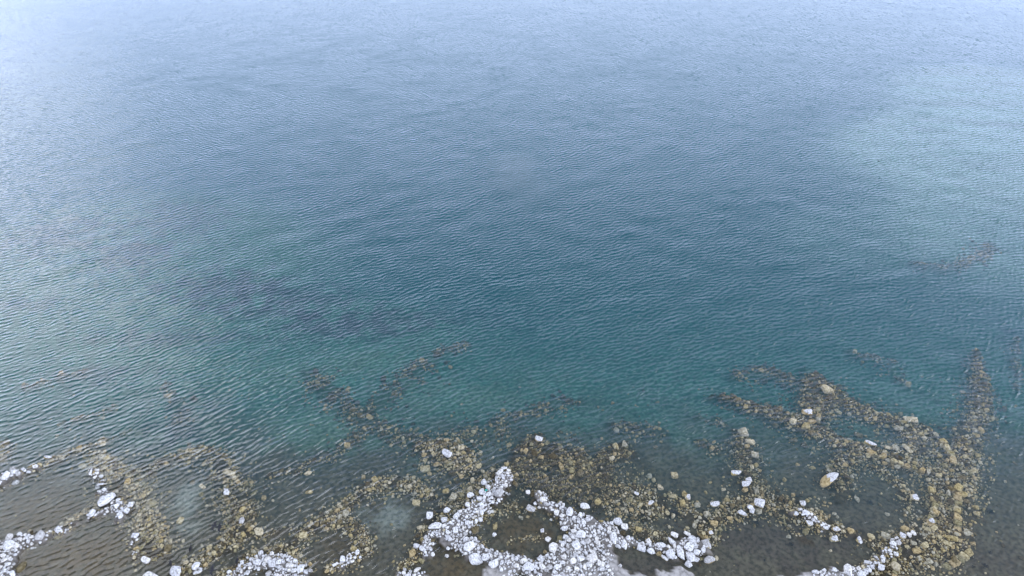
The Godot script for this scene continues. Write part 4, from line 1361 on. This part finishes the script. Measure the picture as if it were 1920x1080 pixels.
# A dark water bird: it faces -z; POSE is "fly", "swim" or "stand".
func bird(how: String, x: float, y: float, f: float, turn: float, label: String) -> void:
	var st := SurfaceTool.new()
	st.begin(Mesh.PRIMITIVE_TRIANGLES)
	st.set_smooth_group(0)
	var lift := 0.9 if how == "stand" else 0.0
	var spine := []
	var fat := []
	for q in [[0.40, 0.0, 0.012, 0.006], [0.34, 0.0, 0.055, 0.012], [0.20, 0.0, 0.05, 0.03], [0.10, 0.01, 0.08, 0.07], [-0.04, 0.015, 0.10, 0.09], [-0.16, 0.03, 0.075, 0.075], [-0.23, 0.06, 0.038, 0.04], [-0.31, 0.10, 0.034, 0.036], [-0.37, 0.12, 0.042, 0.042], [-0.41, 0.12, 0.034, 0.034], [-0.44, 0.115, 0.012, 0.012]]:
		var c := Vector3(0, q[1] * (2.2 if how == "swim" else 0.6), q[0])
		if lift > 0.0:
			c = c.rotated(Vector3.RIGHT, lift)
		spine.append(c)
		fat.append(Vector2(q[2], q[3]))
	tube(st, spine, Vector3.RIGHT, Vector3.UP.rotated(Vector3.RIGHT, lift), fat)
	for side in [-1.0, 1.0]:
		var span := []
		var chord := []
		var stretch := 1.0 if how == "fly" else 0.0
		for q in [[0.04, -0.02, 0.02, 0.14, 0.022], [0.16, -0.05, 0.05, 0.135, 0.018], [0.30, -0.06, 0.07, 0.12, 0.014], [0.42, 0.0, 0.06, 0.095, 0.010], [0.52, 0.09, 0.04, 0.06, 0.007], [0.57, 0.16, 0.03, 0.006, 0.003]]:
			if stretch > 0.0:
				span.append(Vector3(side * q[0], 0.03 + q[2], q[1]))
			else:
				span.append(Vector3(side * (0.075 + 0.02 * sin(q[0] * 5.0)), 0.05, q[0] * 0.75 - 0.12).rotated(Vector3.RIGHT, lift))
			chord.append(Vector2(q[3], q[4]) if stretch > 0.0 else Vector2(q[4] * 1.2, q[3] * 0.7))
		tube(st, span, Vector3.BACK if stretch > 0.0 else Vector3.RIGHT, Vector3.UP, chord)
	if how == "stand":
		for side in [-0.04, 0.04]:
			tube(st, [Vector3(side, -0.08, 0.0), Vector3(side, -0.2, 0.0)], Vector3.RIGHT, Vector3.BACK, [Vector2(0.014, 0.014), Vector2(0.012, 0.012)])
	st.generate_normals()
	var o := solid("bird", st.commit())
	var m := StandardMaterial3D.new()
	m.albedo_color = lin(0.012, 0.012, 0.016)
	m.roughness = 0.6
	m.cull_mode = BaseMaterial3D.CULL_DISABLED
	o.material_override = m
	o.position = Vector3(x, y, -f)
	o.rotation.y = turn
	o.scale = Vector3.ONE * (1.25 if f < 100.0 else 0.7)
	tag(o, label, "bird", "dark birds over the pale bay")
	var bs := SurfaceTool.new()
	bs.begin(Mesh.PRIMITIVE_TRIANGLES)
	var head: Vector3 = spine[9]
	var ahead := (Vector3(0, 0, -1) if lift == 0.0 else Vector3(0, 0.15, -1)).normalized()
	tube(bs, [head, head + ahead * 0.05, head + ahead * 0.10], Vector3.RIGHT, Vector3.UP, [Vector2(0.016, 0.016), Vector2(0.011, 0.011), Vector2(0.003, 0.003)])
	bs.generate_normals()
	var beak := solid("beak", bs.commit(), o)
	var bm := StandardMaterial3D.new()
	bm.albedo_color = lin(0.12, 0.10, 0.06)
	bm.roughness = 0.5
	bm.cull_mode = BaseMaterial3D.CULL_DISABLED
	beak.material_override = bm


func build_birds() -> void:
	bird("fly", -35.1, 3.2, 46.3, 1.45, "left-hand bird of the two flying dark birds over the pale bay")
	bird("fly", -34.5, 3.0, 46.2, 1.75, "right-hand bird of the two flying dark birds, wings wider")
	bird("swim", -38.5, 0.02, 45.3, 0.1, "dark bird swimming beside a sunken yellowish stone")
	bird("stand", -39.5, 1.30, 42.75, 0.2, "dark bird standing on top of the large white boulder")
	bird("fly", -34.0, 2.0, 41.4, 1.7, "dark bird flying low by the angular white block")
	bird("stand", -32.2, 0.55, 43.5, -0.5, "dark bird standing by a white stone at the lower shore bank")
	bird("swim", 85.7, 0.02, 144.2, 0.8, "tiny dark bird far out on the open water")
	var st := SurfaceTool.new()
	st.begin(Mesh.PRIMITIVE_TRIANGLES)
	for k in 14:
		var c := Vector3(rng.randfn(), rng.randf() * 0.7, rng.randfn()) * 0.07
		for v in [c + Vector3(0.09, 0.0, 0.02), c + Vector3(-0.05, 0.03, 0.08), c + Vector3(-0.03, 0.06, -0.08)]:
			st.add_vertex(v)
	st.generate_normals()
	var o := solid("plastic_scrap", st.commit())
	var m := StandardMaterial3D.new()
	m.albedo_color = lin(0.03, 0.36, 0.30)
	m.cull_mode = BaseMaterial3D.CULL_DISABLED
	o.material_override = m
	o.position = Vector3(-3.3, ground(-3.3, 53.0) + 0.42, -53.0)
	tag(o, "small crumpled teal plastic scrap among the white stones of the seaward ridge", "litter")
